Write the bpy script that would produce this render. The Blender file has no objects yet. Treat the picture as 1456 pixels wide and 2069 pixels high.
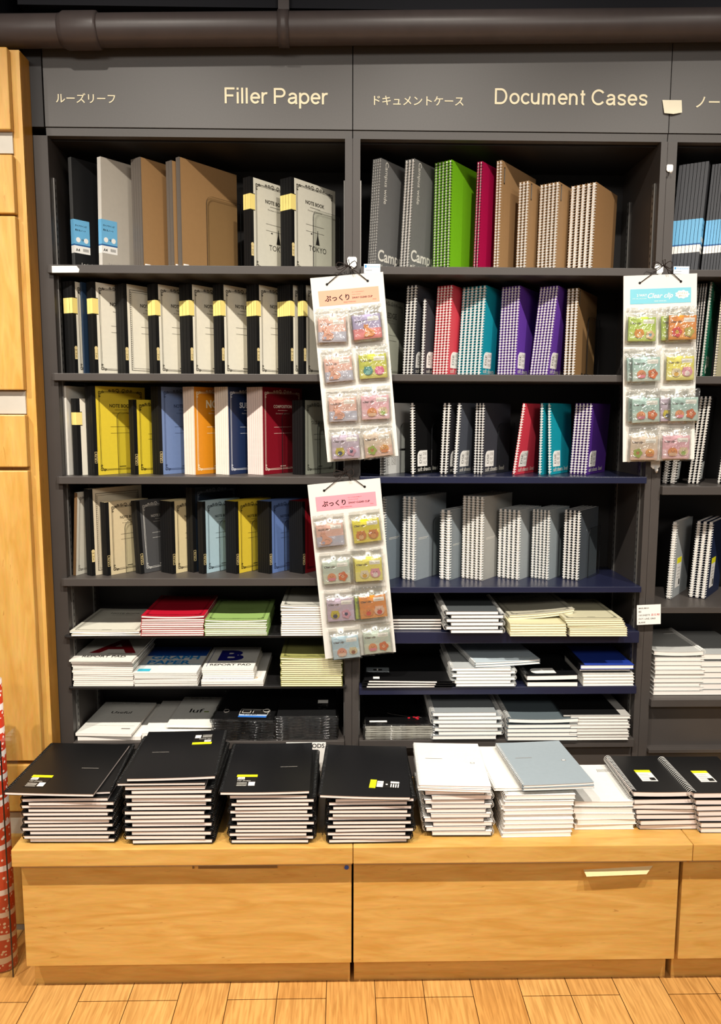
import bpy, math, random
from mathutils import Matrix, Vector
random.seed(7)
PI = math.pi
COL = bpy.context.scene.collection

# ------------------------------------------------------------------ camera
F, PITCH, YAW, ROLL = 1572.48, .1237, .0207, -.0030
CX, CY, CZ = -.0215, -2.1889, 1.4773
def ray(x, y):
    a = (x-728)/F; b = (1034.5-y)/F
    c, s = math.cos(ROLL), math.sin(ROLL); a, b = c*a+s*b, -s*a+c*b
    c, s = math.cos(PITCH), math.sin(PITCH); yp = c+s*b; z = -s+c*b
    c, s = math.cos(YAW), math.sin(YAW)
    return Vector((c*a+s*yp, -s*a+c*yp, z))
def PY(x, y, Y):                       # point of the photo on the upright plane at depth Y
    r = ray(x, y); t = (Y-CY)/r.y
    return Vector((CX+r.x*t, Y, CZ+r.z*t))
def PZ(x, y, Z):                       # point of the photo on the level plane at height Z
    r = ray(x, y); t = (Z-CZ)/r.z
    return Vector((CX+r.x*t, CY+r.y*t, Z))
cd = bpy.data.cameras.new('camera'); cam = bpy.data.objects.new('camera', cd); COL.objects.link(cam)
fw = ray(728, 1034.5).normalized(); rt = (ray(729, 1034.5)-ray(728, 1034.5)).normalized(); upv = rt.cross(fw).normalized()
m = Matrix((( rt.x, upv.x, -fw.x, CX), (rt.y, upv.y, -fw.y, CY), (rt.z, upv.z, -fw.z, CZ), (0, 0, 0, 1)))
cam.matrix_world = m
cd.sensor_fit = 'HORIZONTAL'; cd.sensor_width = 36; cd.lens = F*36/1456; cd.clip_start = .05; cd.clip_end = 60
bpy.context.scene.camera = cam

# ------------------------------------------------------------------ materials
def lin(h):
    h = h.lstrip('#'); r = []
    for i in (0, 2, 4):
        c = int(h[i:i+2], 16)/255
        r.append(c/12.92 if c <= .04045 else ((c+.055)/1.055)**2.4)
    return (*r, 1)
MATS = {}
def M(name, col, rough=.5, spec=.4, metal=0, var=.08, scale=30, bump=0, stretch=None):
    """procedural: base colour broken up by noise"""
    if name in MATS: return MATS[name]
    mt = bpy.data.materials.new(name); mt.use_nodes = True; nt = mt.node_tree; n = nt.nodes; l = nt.links
    b = n['Principled BSDF']; b.inputs['Roughness'].default_value = rough; b.inputs['Metallic'].default_value = metal
    b.inputs['Specular IOR Level'].default_value = spec
    c = lin(col); tc = n.new('ShaderNodeTexCoord'); mp = n.new('ShaderNodeMapping')
    mp.inputs['Scale'].default_value = stretch or (1, 1, 1)
    ns = n.new('ShaderNodeTexNoise'); ns.inputs['Scale'].default_value = scale; ns.inputs['Detail'].default_value = 3
    mx = n.new('ShaderNodeMix'); mx.data_type = 'RGBA'
    mx.inputs[6].default_value = (*[x*(1-var) for x in c[:3]], 1); mx.inputs[7].default_value = (*[min(1, x*(1+var)) for x in c[:3]], 1)
    l.new(tc.outputs['Object'], mp.inputs[0]); l.new(mp.outputs[0], ns.inputs['Vector'])
    l.new(ns.outputs[0], mx.inputs[0]); l.new(mx.outputs[2], b.inputs['Base Color'])
    if bump:
        bp = n.new('ShaderNodeBump'); bp.inputs['Strength'].default_value = bump; bp.inputs['Distance'].default_value = .002
        l.new(ns.outputs[0], bp.inputs['Height']); l.new(bp.outputs[0], b.inputs['Normal'])
    MATS[name] = mt; return mt
def wood(name, c1, c2, c3, stretch, rough=.35):
    mt = bpy.data.materials.new(name); mt.use_nodes = True; nt = mt.node_tree; n = nt.nodes; l = nt.links
    b = n['Principled BSDF']; b.inputs['Roughness'].default_value = rough; b.inputs['Specular IOR Level'].default_value = .35
    tc = n.new('ShaderNodeTexCoord'); mp = n.new('ShaderNodeMapping'); mp.inputs['Scale'].default_value = stretch
    oi = n.new('ShaderNodeObjectInfo'); ad = n.new('ShaderNodeVectorMath'); ad.operation = 'ADD'
    l.new(tc.outputs['Object'], ad.inputs[0]); l.new(oi.outputs['Random'], ad.inputs[1]); l.new(ad.outputs[0], mp.inputs[0])
    n1 = n.new('ShaderNodeTexNoise'); n1.inputs['Scale'].default_value = 4; n1.inputs['Detail'].default_value = 5; n1.inputs['Distortion'].default_value = 1.2
    n2 = n.new('ShaderNodeTexNoise'); n2.inputs['Scale'].default_value = 26; n2.inputs['Detail'].default_value = 4
    n3 = n.new('ShaderNodeTexNoise'); n3.inputs['Scale'].default_value = 9; n3.inputs['Distortion'].default_value = 2.5
    for q in (n1, n2, n3): l.new(mp.outputs[0], q.inputs['Vector'])
    r = n.new('ShaderNodeValToRGB'); e = r.color_ramp.elements
    e[0].position = .3; e[0].color = lin(c1); e[1].position = .72; e[1].color = lin(c2)
    l.new(n1.outputs[0], r.inputs[0])
    mx = n.new('ShaderNodeMix'); mx.data_type = 'RGBA'; mx.blend_type = 'MULTIPLY'; mx.inputs[0].default_value = .22
    l.new(r.outputs[0], mx.inputs[6]); l.new(n2.outputs[1], mx.inputs[7])
    r2 = n.new('ShaderNodeValToRGB'); r2.color_ramp.elements[0].position = .70; r2.color_ramp.elements[1].position = .76
    l.new(n3.outputs[0], r2.inputs[0])
    m2 = n.new('ShaderNodeMix'); m2.data_type = 'RGBA'; m2.inputs[7].default_value = lin(c3)
    sc = n.new('ShaderNodeMath'); sc.operation = 'MULTIPLY'; sc.inputs[1].default_value = .55
    l.new(r2.outputs[0], sc.inputs[0]); l.new(sc.outputs[0], m2.inputs[0]); l.new(mx.outputs[2], m2.inputs[6])
    l.new(m2.outputs[2], b.inputs['Base Color']); MATS[name] = mt; return mt
def clear(name, tint, gloss, rough=.05, bump=0, body=0):
    """thin clear plastic: mostly see-through, with a glossy coat"""
    mt = bpy.data.materials.new(name); mt.use_nodes = True; nt = mt.node_tree; n = nt.nodes; l = nt.links
    n.remove(n['Principled BSDF']); out = n['Material Output']
    t = n.new('ShaderNodeBsdfTransparent'); t.inputs[0].default_value = lin(tint)
    g = n.new('ShaderNodeBsdfGlossy'); g.inputs['Roughness'].default_value = rough
    lw = n.new('ShaderNodeLayerWeight'); lw.inputs[0].default_value = .25
    mu = n.new('ShaderNodeMath'); mu.operation = 'MULTIPLY_ADD'; mu.inputs[1].default_value = gloss; mu.inputs[2].default_value = gloss*.35
    l.new(lw.outputs['Fresnel'], mu.inputs[0])
    mx = n.new('ShaderNodeMixShader'); l.new(mu.outputs[0], mx.inputs[0]); l.new(g.outputs[0], mx.inputs[2])
    if body:
        d = n.new('ShaderNodeBsdfDiffuse'); d.inputs[0].default_value = (.8, .8, .78, 1)
        m2 = n.new('ShaderNodeMixShader'); m2.inputs[0].default_value = body
        l.new(t.outputs[0], m2.inputs[1]); l.new(d.outputs[0], m2.inputs[2]); l.new(m2.outputs[0], mx.inputs[1])
    else: l.new(t.outputs[0], mx.inputs[1])
    if bump:
        tc = n.new('ShaderNodeTexCoord'); ns = n.new('ShaderNodeTexNoise'); ns.inputs['Scale'].default_value = 45; ns.inputs['Distortion'].default_value = 1.5
        bp = n.new('ShaderNodeBump'); bp.inputs['Strength'].default_value = bump; bp.inputs['Distance'].default_value = .006
        l.new(tc.outputs['Object'], ns.inputs['Vector']); l.new(ns.outputs[0], bp.inputs['Height']); l.new(bp.outputs[0], g.inputs['Normal'])
    l.new(mx.outputs[0], out.inputs[0]); MATS[name] = mt; return mt

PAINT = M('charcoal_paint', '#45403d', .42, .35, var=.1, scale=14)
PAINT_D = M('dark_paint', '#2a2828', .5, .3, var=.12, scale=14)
SIGNP = M('sign_paint', '#565351', .45, .4, var=.07, scale=220)
NAVY = M('navy_shelf_paint', '#1d2038', .28, .5, var=.1, scale=14)
THIN = M('thin_shelf_metal', '#1d1c1c', .25, .5, var=.1)
PIPE = M('pipe_paint', '#4d4442', .4, .4, var=.18, scale=18, bump=.15)
DARKV = M('dark_void_paint', '#1f1f24', .7, .2, var=.1, scale=6)
STEEL = M('rail_steel', '#8d8a86', .35, .5, .6, var=.1)
CREAM = M('cream_lettering', '#f3e7c4', .5, .3, var=.02)
WHITE = M('white_card', '#f2efe9', .45, .4, var=.02)
PAGES = M('paper_pages', '#f4ece4', .7, .15, var=.05, scale=60, stretch=(1, 1, 14))
PAGESP = M('pinkish_pages', '#f6e6de', .7, .15, var=.05, scale=60, stretch=(1, 1, 14))
PAGESY = M('cream_pages', '#f3e9c6', .7, .15, var=.05, scale=60, stretch=(1, 1, 14))
BLACK = M('black_cover', '#0e0e0f', .38, .4, var=.15, scale=400)
TAPE = M('black_cloth_tape', '#0c0c0d', .55, .3, var=.3, scale=600)
INK = M('dark_ink', '#1c1a18', .5, .3, var=.05)
INKG = M('grey_ink', '#8b8680', .5, .3, var=.05)
INKW = M('white_ink', '#e9e5da', .5, .3, var=.03)
GOLD = M('gold_foil', '#f0d99c', .35, .5, .15, var=.05)
YLAB = M('pale_yellow_label', '#f0dc86', .5, .3, var=.04)
RINGW = M('white_ring_wire', '#eceae4', .35, .5, var=.03)
RINGS = M('silver_ring_wire', '#d2d0cb', .28, .6, .35, var=.05)
RINGB = M('black_ring_wire', '#151515', .3, .5, var=.05)
MAPLE = wood('maple_wood', '#cf9a4a', '#e2b466', '#9c6626', (1.2, 6, 9))
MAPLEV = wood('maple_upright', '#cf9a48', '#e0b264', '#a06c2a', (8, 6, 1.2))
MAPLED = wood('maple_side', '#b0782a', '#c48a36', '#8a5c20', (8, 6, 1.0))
CLEAR = clear('clear_acrylic', '#fcfdfc', .09, .05)
EDGE = M('acrylic_edge', '#191a1c', .15, .6, var=.05)
BAG = clear('cellophane', '#ebebe8', .45, .12, bump=.6, body=.05)
SLEEVE = clear('glossy_sleeve', '#ffffff', .5, .10, bump=.7)
CARD = M('backing_card', '#d9d5cd', .5, .3, var=.02)
STRIPC = clear('label_strip_plastic', '#cfc6b4', .6, .15, body=.30)
CORD = M('dark_cord', '#2a201c', .7, .2, var=.1)
def cover(hexcol, rough=.42): return M('cover_'+hexcol.strip('#'), hexcol, rough, .35, var=.05, scale=90)

# ------------------------------------------------------------------ mesh building
TXT = {}
def text_geo(s, shear=0, bold=0):
    k = (s, shear, bold)
    if k not in TXT:
        cu = bpy.data.curves.new('t', 'FONT'); cu.body = s; cu.size = 1; cu.shear = shear; cu.offset = bold; cu.resolution_u = 3
        o = bpy.data.objects.new('t', cu); COL.objects.link(o)
        dg = bpy.context.evaluated_depsgraph_get(); dg.update(); me = o.evaluated_get(dg).to_mesh()
        vs = [v.co.copy() for v in me.vertices]; fs = [tuple(p.vertices) for p in me.polygons]
        o.evaluated_get(dg).to_mesh_clear(); bpy.data.objects.remove(o); bpy.data.curves.remove(cu)
        xs = [v.x for v in vs] or [0, 1]; ys = [v.y for v in vs] or [0, 1]
        TXT[k] = (vs, fs, min(xs), max(xs), min(ys), max(ys))
    return TXT[k]
class MB:
    def __init__(s): s.v = []; s.f = []; s.mi = []; s.sm = []; s.mats = []
    def mat(s, m):
        if m not in s.mats: s.mats.append(m)
        return s.mats.index(m)
    def add(s, vs, fs, m, smooth=False, X=None):
        b = len(s.v); k = s.mat(m)
        s.v += [(X @ Vector(v)) if X else Vector(v) for v in vs]
        for f in fs: s.f.append(tuple(i+b for i in f)); s.mi.append(k); s.sm.append(smooth)
        return s
    def box(s, x0, x1, y0, y1, z0, z1, m, nx=1, ny=1, X=None):
        xs = [x0+(x1-x0)*i/nx for i in range(nx+1)]; ys = [y0+(y1-y0)*i/ny for i in range(ny+1)]
        vs = [(x, y, z) for z in (z0, z1) for y in ys for x in xs]; W = nx+1; L = W*(ny+1); fs = []
        for j in range(ny):
            for i in range(nx):
                a = j*W+i; fs.append((a, a+W, a+W+1, a+1)); fs.append((a+L, a+L+1, a+L+W+1, a+L+W))
        for i in range(nx):
            fs.append((i, i+1, i+1+L, i+L)); a = ny*W+i; fs.append((a+1, a, a+L, a+1+L))
        for j in range(ny):
            a = j*W; fs.append((a+W, a, a+L, a+W+L)); a = j*W+nx; fs.append((a, a+W, a+W+L, a+L))
        return s.add(vs, fs, m, False, X)
    def tube(s, pts, r, m, seg=6, closed=False, X=None):
        pts = [Vector(p) for p in pts]; n = len(pts); vs = []; fs = []
        for i, p in enumerate(pts):
            a = pts[(i-1) % n] if (closed or i) else p; b = pts[(i+1) % n] if (closed or i < n-1) else p
            t = (b-a).normalized(); u = t.orthogonal().normalized() if abs(t.y) > .9 else t.cross(Vector((0, 1, 0))).normalized(); w = t.cross(u)
            rr = r[i] if isinstance(r, (list, tuple)) else r
            vs += [p+(u*math.cos(2*PI*k/seg)+w*math.sin(2*PI*k/seg))*rr for k in range(seg)]
        for i in range(n if closed else n-1):
            j = (i+1) % n
            for k in range(seg): fs.append((i*seg+k, i*seg+(k+1) % seg, j*seg+(k+1) % seg, j*seg+k))
        if not closed: fs += [tuple(range(seg))[::-1], tuple((n-1)*seg+k for k in range(seg))]
        return s.add(vs, fs, m, True, X)
    def poly(s, pts, z0, z1, m, X=None):
        n = len(pts); vs = [(x, y, z) for z in (z0, z1) for x, y in pts]
        fs = [tuple(range(n))[::-1], tuple(range(n, 2*n))]+[(i, (i+1) % n, n+(i+1) % n, n+i) for i in range(n)]
        return s.add(vs, fs, m, False, X)
    def flat(s, x0, x1, y0, y1, z, m, X=None): return s.add([(x0, y0, z), (x1, y0, z), (x1, y1, z), (x0, y1, z)], [(0, 1, 2, 3)], m, False, X)
    def text(s, t, x0, x1, yb, m, z=0, X=None, size=None, shear=0, bold=0, align='l'):
        """letters fitted to the width x0..x1, or of a given size starting at x0"""
        vs, fs, a, b, c, d = text_geo(t, shear, bold)
        k = size or (x1-x0)/(b-a); off = x0 if align == 'l' else (x0+x1)/2-(b-a)*k/2
        return s.add([(off+(v.x-a)*k, yb+v.y*k, z) for v in vs], fs, m, False, X)
    def curl(s, pts, wd, z, m):
        """flat ribbon along a 2-D path"""
        n = len(pts)
        vs = []
        for i in range(n):
            a = Vector(pts[max(i-1, 0)]); b = Vector(pts[min(i+1, n-1)]); t = (b-a).normalized() if (b-a).length else Vector((1, 0)); q = Vector((-t.y, t.x))*wd/2; p = Vector(pts[i])
            vs += [(p.x-q.x, p.y-q.y, z), (p.x+q.x, p.y+q.y, z)]
        return s.add(vs, [(2*i, 2*i+2, 2*i+3, 2*i+1) for i in range(n-1)], m)
    def mesh(s, name, bend=None):
        me = bpy.data.meshes.new(name)
        me.from_pydata([bend(v) if bend else v for v in s.v], [], s.f)
        for mt in s.mats: me.materials.append(mt)
        me.polygons.foreach_set('material_index', s.mi); me.polygons.foreach_set('use_smooth', s.sm); me.update(); return me
def ob(name, me, parent=None):
    if isinstance(me, MB): me = me.mesh(name)
    o = bpy.data.objects.new(name, me); COL.objects.link(o)
    if parent: o.parent = parent
    return o
def thing(name, label, cat, loc=(0, 0, 0), group=None, rot=None, mtx=None):
    o = bpy.data.objects.new(name, None); COL.objects.link(o); o.empty_display_size = .05
    if mtx is not None: o.matrix_world = mtx
    else:
        o.location = loc
        if rot: o.rotation_euler = rot
    o['label'] = label; o['category'] = cat
    if group: o['group'] = group
    return o
def tag(o, label, cat, group=None):
    o['label'] = label; o['category'] = cat
    if group: o['group'] = group
    return o
def struct(name, mb): o = ob(name, mb); o['kind'] = 'structure'; return o
ORD = ['first', 'second', 'third', 'fourth', 'fifth', 'sixth', 'seventh', 'eighth', 'ninth', 'tenth', 'eleventh', 'twelfth', 'thirteenth', 'fourteenth', 'fifteenth', 'sixteenth', 'seventeenth', 'eighteenth', 'nineteenth', 'twentieth']
def T(x, y, z): return Matrix.Translation((x, y, z))
def RZ(a): return Matrix.Rotation(a, 4, 'Z')

# ------------------------------------------------------------------ notebooks (built lying flat: spine at x=0, foot at y=0, cover at z=t)
CACHE = {}
def bender(w, h, b):
    if not b: return None
    e, lx, ey = b                      # edges turned up, lift of the far edge, lift of the near edge
    def f(v):
        u = max(-.1, min(1.1, v.x/w)); q = v.y/h
        return Vector((v.x, v.y, v.z+e*(2*u-1)**2+lx*u*u+ey*(1-q)**3))
    return f
def print_frame(x0, x1, y0, y1, z, m, style='scroll', title=None, sub=True):
    b = MB(); l = .0015
    def rect(a, c, d, e, wd):
        b.flat(a, c, d, d+wd, z, m); b.flat(a, c, e-wd, e, z, m); b.flat(a, a+wd, d, e, z, m); b.flat(c-wd, c, d, e, z, m)
    rect(x0, x1, y0, y1, l)
    if style == 'scroll':
        rect(x0+.0035, x1-.0035, y0+.0035, y1-.0035, l*.6)
        for sx, cx in ((1, x0), (-1, x1)):
            for sy, cy in ((1, y0), (-1, y1)):
                for r0, ox, oy in ((.006, .004, .003), (.004, .014, .001), (.0035, .003, .013)):
                    b.curl([(cx+sx*(ox+r0*(1-k/16)*math.cos(k*.55)), cy+sy*(oy+r0*(1-k/16)*math.sin(k*.55))) for k in range(15)], .0020, z, m)
        mx = (x0+x1)/2
        for sx in (-1, 1):
            for r0, ox in ((.007, .010), (.005, .024), (.004, .036)):
                b.curl([(mx+sx*(ox+r0*(1-k/16)*math.cos(k*.55)), y1+.001+r0*(1-k/16)*math.sin(k*.55)) for k in range(15)], .0022, z, m)
    else:
        rect(x0+.006, x1-.006, y0+.006, y1-.006, l*.6)
        n = int((y1-y0)/.006)
        for i in range(n):
            for xx in (x0+.003, x1-.003):
                yy = y0+.003+i*(y1-y0-.006)/n; b.flat(xx-.001, xx+.001, yy, yy+.003, z, m)
    W = x1-x0; H = y1-y0
    if title:
        b.text(title, x0+W*.24, x1-W*.24, y0+H*.80, m, z, bold=.03)
        b.flat(x0+W*.36, x1-W*.36, y0+H*.765, y0+H*.77, z, m)
    if sub:
        if title: b.text('Find dreams in a good book', x0+W*.30, x1-W*.30, y0+H*.72, m, z, shear=.3)
        for q in (.55, .47): b.flat(x0+W*.25, x1-W*.25, y0+H*q, y0+H*q+.0009, z, m)
        b.flat(x0+W*.42, x1-W*.42, y0+.008, y0+.0105, z, m)
    return b
def nb_bound(w, h, t, cov, tape=None, tapew=.014, label=False, emblem=None, frame=None, fstyle='scroll', title='NOTE BOOK', pages='PAGES', bend=None, spine=None, extra=None, c=.0011):
    key = ('bound', w, h, round(t, 4), cov, tape, tapew, label, emblem, frame, fstyle, title, pages, bend, spine, extra, c)
    if key in CACHE: return CACHE[key]
    bf = bender(w, h, bend); nx = 8 if bend else 1; ny = 4 if bend else 1
    P = []; z = t+.0003
    cm = cover(cov); b = MB().box(0, w, 0, h, t-c, t, cm, nx, ny).box(0, w, 0, h, 0, c, cm, nx, ny).box(-.0008, .0002, 0, h, 0, t, cover(spine) if spine else cm)
    subs = []
    if frame:
        x0 = (tapew if tape else 0)+.009
        subs.append(('printed_frame', print_frame(x0, w-.012, .012, h-.014, z, M('ink_'+frame, frame, .5, .3, var=.04), fstyle, title).mesh('printed_frame', bf)))
    if extra == 'tower':
        e = MB(); cx = w*.58; m_ = INK
        e.poly([(cx-.008, h*.34), (cx+.008, h*.34), (cx+.002, h*.44), (cx+.0008, h*.5), (cx-.0008, h*.5), (cx-.002, h*.44)], z, z+.0002, m_)
        e.text('TOKYO', w*.38, w*.78, h*.26, m_, z)
        e.poly([(cx-.03, h*.45), (cx-.026, h*.46), (cx-.022, h*.45), (cx-.026, h*.44)], z, z+.0002, m_)
        subs.append(('tower_print', e.mesh('tower_print', bf)))
    if extra == 'price': subs.append(('price_label', MB().box(.006, .024, .004, .016, t, t+.0006, WHITE).mesh('price_label')))
    if extra == 'japanese': subs.append(('title_print', MB().text('つばめノート', w*.25, w*.8, h*.68, INK, z).mesh('title_print')))
    P.append(('cover', b.mesh('cover', bf), subs))
    pm = {'PAGES': PAGES, 'PAGESP': PAGESP, 'PAGESY': PAGESY}[pages]
    P.append(('pages', MB().box(.0004, w-.002, .0015, h-.0015, c, t-c, pm, nx, ny).mesh('pages', bf), []))
    if tape:
        tm = TAPE if tape == 'black' else cover(tape, .6); q = .0002
        b = MB().box(-.0008-q, tapew, 0, h, t, t+q, tm, 1, ny).box(-.0008-q, tapew, 0, h, -q*.2, 0, tm, 1, ny).box(-.0008-q, -.0008, 0, h, 0, t, tm, 1, ny)
        es = []
        if emblem == 'gold':
            e = MB(); zc = t+q+.0004; cx = tapew*.5; y = h*.28
            e.poly([(cx+.0052*math.cos(k*PI/6), y+.0062*math.sin(k*PI/6)) for k in range(12)], t+q, zc, GOLD)
            e.poly([(cx-.0045, y-.030), (cx+.0045, y-.030), (cx+.0045, y-.004), (cx-.0045, y-.004)], t+q, zc, GOLD)
            e.text('N5', cx-.0028, cx+.0028, y-.016, INK, zc+.0002); e.text('S', cx-.0018, cx+.0018, y-.025, INK, zc+.0002)
            es.append(('gold_emblem', e.mesh('gold_emblem', bf)))
        if emblem == 'box':
            e = MB(); X = T(tapew*.5, h*.2, t+q+.0003) @ RZ(PI/2)
            for a in ((-.016, .016, -.0045, -.0035), (-.016, .016, .0035, .0045), (-.016, -.015, -.0045, .0045), (.015, .016, -.0045, .0045)): e.flat(*a, 0, GOLD, X)
            e.text('UO:E', -.011, .011, -.0025, GOLD, 0, X)
            es.append(('gold_emblem', e.mesh('gold_emblem', bf)))
        P.append(('spine_tape', b.mesh('spine_tape', bf), es))
        if label:
            g = .0004; y0, y1 = h*.65, h*.83
            b = MB()
            for a, d, m_ in ((y0, y1, INK), (y0+.002, y1-.002, YLAB)):
                o = 0 if m_ is INK else .0002
                b.box(-.0008-g-o, tapew+.006, a, d, t+q, t+g+o, m_).box(-.0008-g-o, -.0008-q, a, d, 0, t+g+o, m_)
            P.append(('title_label', b.mesh('title_label', bf), []))
    CACHE[key] = P; return P
def tag_print(w, h, z, kind, t):
    """stickers and marks on a ring notebook's front cover"""
    b = MB()
    if kind == 'dse':
        x0, y0, x1, y1 = .020, .022, .075, .068
        pts = [(x0, y0), (x1, y0), (x1, y1), (x0+.018, y1)]+[(x0+.018-.018*math.sin(k*PI/12), y1-.018+.018*math.cos(k*PI/12)) for k in range(1, 7)]
        b.poly(pts, z-.0002, z+.0004, WHITE)
        b.text('DSE', -.014, .014, 0, INK, 0, T(x0+.021, (y0+y1)/2, z+.0006) @ RZ(PI/2))
        b.flat(x0+.026, x0+.0268, y0+.006, y1-.006, z+.0006, INKG)
        for i, s in enumerate(('DSE', 'RAY', 'VLP')): b.text(s, x0+.031, x1-.004, y1-.014-i*.013, INKG, z+.0006)
        b.text('soft sheets  lined', .02, w*.8, .008, INKW, z+.0006)
    elif kind == 'campus':
        b.text('Campus', .012, .012+.14, .030, INKW, z, bold=.02)
        b.text('Campus wide', -.055, .055, 0, INKW, 0, T(.026, h*.80, z) @ RZ(-PI/2))
        b.flat(.012, .02, .010, .018, z, INKW); b.text('B5 ruled', .024, .07, .011, INKW, z)
    elif kind == 'bar':
        b.flat(.018, .024, h*.80, h*.80+.045, z, INK); b.flat(.0195, .0225, h*.80+.004, h*.80+.041, z+.0002, INKG)
        b.flat(.02, .0206, h*.45, h*.75, z, M('kraft_ink', '#8c6d48'))
        for i in range(3): b.flat(w*.35+i*.03, w*.35+i*.03+.014, .007, .011, z, INK)
    elif kind == 'yellow':
        x0 = w*.16; y0 = h*.10
        b.box(x0, x0+.05, y0, y0+.052, z-.0002, z+.0003, INK); b.box(x0-.001, x0+.051, y0+.052, y0+.064, z-.0002, z+.0004, M('bright_yellow_sticker', '#f5ee1e', .4))
        b.flat(x0+.032, x0+.048, y0+.004, y0+.024, z+.0005, WHITE)
        b.flat(x0+.002, x0+.02, y0+.038, y0+.05, z+.0005, WHITE); b.text('MN', x0+.004, x0+.017, y0+.040, INK, z+.0007)
        b.text('160 sheets', x0+.003, x0+.046, y0+.028, INKW, z+.0005, size=.008)
        for i in range(3): b.flat(x0+.003, x0+.028, y0+.004+i*.007, y0+.006+i*.007, z+.0005, INKW)
    elif kind == 'white_yellow':
        x0 = w*.3; y0 = h*.28
        b.box(x0, x0+.042, y0, y0+.05, z-.0002, z+.0003, WHITE); b.box(x0, x0+.042, y0+.05, y0+.064, z-.0002, z+.0003, M('bright_yellow_sticker', '#f5ee1e', .4))
        for i in range(4): b.flat(x0+.004, x0+.03, y0+.008+i*.01, y0+.0095+i*.01, z+.0005, INKG)
        b.flat(x0+.024, x0+.039, y0+.004, y0+.02, z+.0005, INK)
    elif kind == 'upright_yellow':
        x0 = w*.22; y0 = h*.12
        b.box(x0, x0+.046, y0, y0+.075, z-.0002, z+.0003, WHITE); b.box(x0, x0+.046, y0+.075, y0+.092, z-.0002, z+.0003, M('bright_yellow_sticker', '#f5ee1e', .4))
        for i in range(4): b.flat(x0+.006, x0+.036, y0+.03+i*.01, y0+.0315+i*.01, z+.0005, INKG)
        b.flat(x0+.03, x0+.042, y0+.006, y0+.024, z+.0005, INK)
    elif kind == 'faint':
        b.flat(w*.15, w*.4, h*.60, h*.61, z, INKG); b.flat(w*.8, w*.86, h*.5, h*.53, z, INKG); b.flat(w*.81, w*.85, h*.505, h*.525, z+.0001, WHITE)
    elif kind == 'barcode':
        b.box(w*.05, w*.3, h*.12, h*.24, z-.0002, z+.0003, WHITE)
        for i in range(9): b.flat(w*.07+i*.004, w*.07+i*.004+.002, h*.14, h*.22, z+.0005, INKG)
    elif kind == 'clearfold':
        b.flat(w*.12, w*.42, h*.50, h*.504, z, INKW); b.flat(w*.12, w*.38, h*.485, h*.488, z, INKW)
    elif kind == 'oval':
        pts = [(w*.62, h*.10), (w*.62, h*.32)]+[(w*.25-.1*w*math.sin(k*PI/8), h*.21+h*.11*math.cos(k*PI/8)) for k in range(9)]
        b.poly(pts[::-1], z-.0002, z+.0003, WHITE); b.flat(w*.42, w*.421, h*.1, h*.32, z+.0005, INKG)
    elif kind == 'roundtag':
        b.box(w*.10, w*.42, h*.05, h*.25, z-.0002, z+.0004, M('grey_tag', '#a9adab', .4)); b.text('Note', w*.13, w*.36, h*.18, WHITE, z+.0006); b.text('Ruled', w*.13, w*.36, h*.08, WHITE, z+.0006)
    elif kind == 'green':
        b.text('B', w*.3, w*.37, h*.86, INKW, z); b.text('notes', w*.3, w*.42, h*.83, INKW, z)
        for i, s in enumerate(('PROFESSOR', 'NOTEBOOK', 'recycled')): b.text(s, w*.2, w*.55, h*.20-i*.010, INKW, z)
        b.tube([(w*.25+.008*math.cos(k), h*.09+.012*math.sin(k), z) for k in [i*.5 for i in range(13)]], .0006, INKW, 4)
        for q in (.62, .33): b.flat(w*.3, w*.33, h*q, h*q+.004, z, INKW)
    elif kind == 'white_dse':
        b.text('DSE', -.014, .014, 0, INKG, 0, T(.03, .04, z) @ RZ(PI/2)); b.flat(.036, .0366, .02, .06, z, INKG)
        for i in range(3): b.text('DSE', .042, .066, .05-i*.012, INKG, z)
        b.flat(w*.5, w*.68, .066, .072, z, INK); b.flat(.0, w, .070, .0705, z, INKG)
    return b
def nb_ring(w, h, t, cov, ring='W', rr=None, n=None, mark=None, back=None, pages='PAGES', bend=None, rough=.42, c=.0007, wire=.0011):
    rr = rr or t*.62
    key = ('ring', w, h, round(t, 4), cov, ring, round(rr, 4), wire, n, mark, back, pages, bend, rough)
    if key in CACHE: return CACHE[key]
    bf = bender(w, h, bend); nx = 8 if bend else 1; ny = 4 if bend else 1
    P = []; cm = cover(cov, rough); bm_ = cover(back, rough) if back else cm; x0 = .001
    subs = [('printed_tag' if mark not in ('yellow', 'white_yellow', 'upright_yellow', 'barcode') else 'price_sticker', tag_print(w, h, t+.0003, mark, t).mesh('printed_tag', bf))] if mark else []
    if mark == 'yellow': subs.append(('printed_line', MB().flat(w*.64, w*.84, h*.475, h*.482, t+.0003, INKG).mesh('printed_line', bf)))
    P.append(('front_cover', MB().box(x0, w, 0, h, t-c, t, cm, nx, ny).mesh('front_cover', bf), subs))
    pm = {'PAGES': PAGES, 'PAGESP': PAGESP, 'PAGESY': PAGESY}[pages]
    P.append(('pages', MB().box(x0+.003, w-.0015, .001, h-.001, c, t-c, pm, nx, ny).mesh('pages', bf), []))
    P.append(('back_cover', MB().box(x0, w, 0, h, 0, c, bm_, nx, ny).mesh('back_cover', bf), []))
    rm = {'W': RINGW, 'S': RINGS, 'B': RINGB}[ring]; n = n or max(8, int(h/.0078)); b = MB()
    for i in range(n):
        y = .008+(h-.016)*i/(n-1)
        b.tube([(.0035+rr*math.cos(2*PI*k/10), y+.0006*math.cos(2*PI*k/10), t/2+rr*math.sin(2*PI*k/10)) for k in range(10)], wire, rm, 4, True)
    P.append(('ring_binding', b.mesh('ring_binding', bf), []))
    CACHE[key] = P; return P
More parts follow.
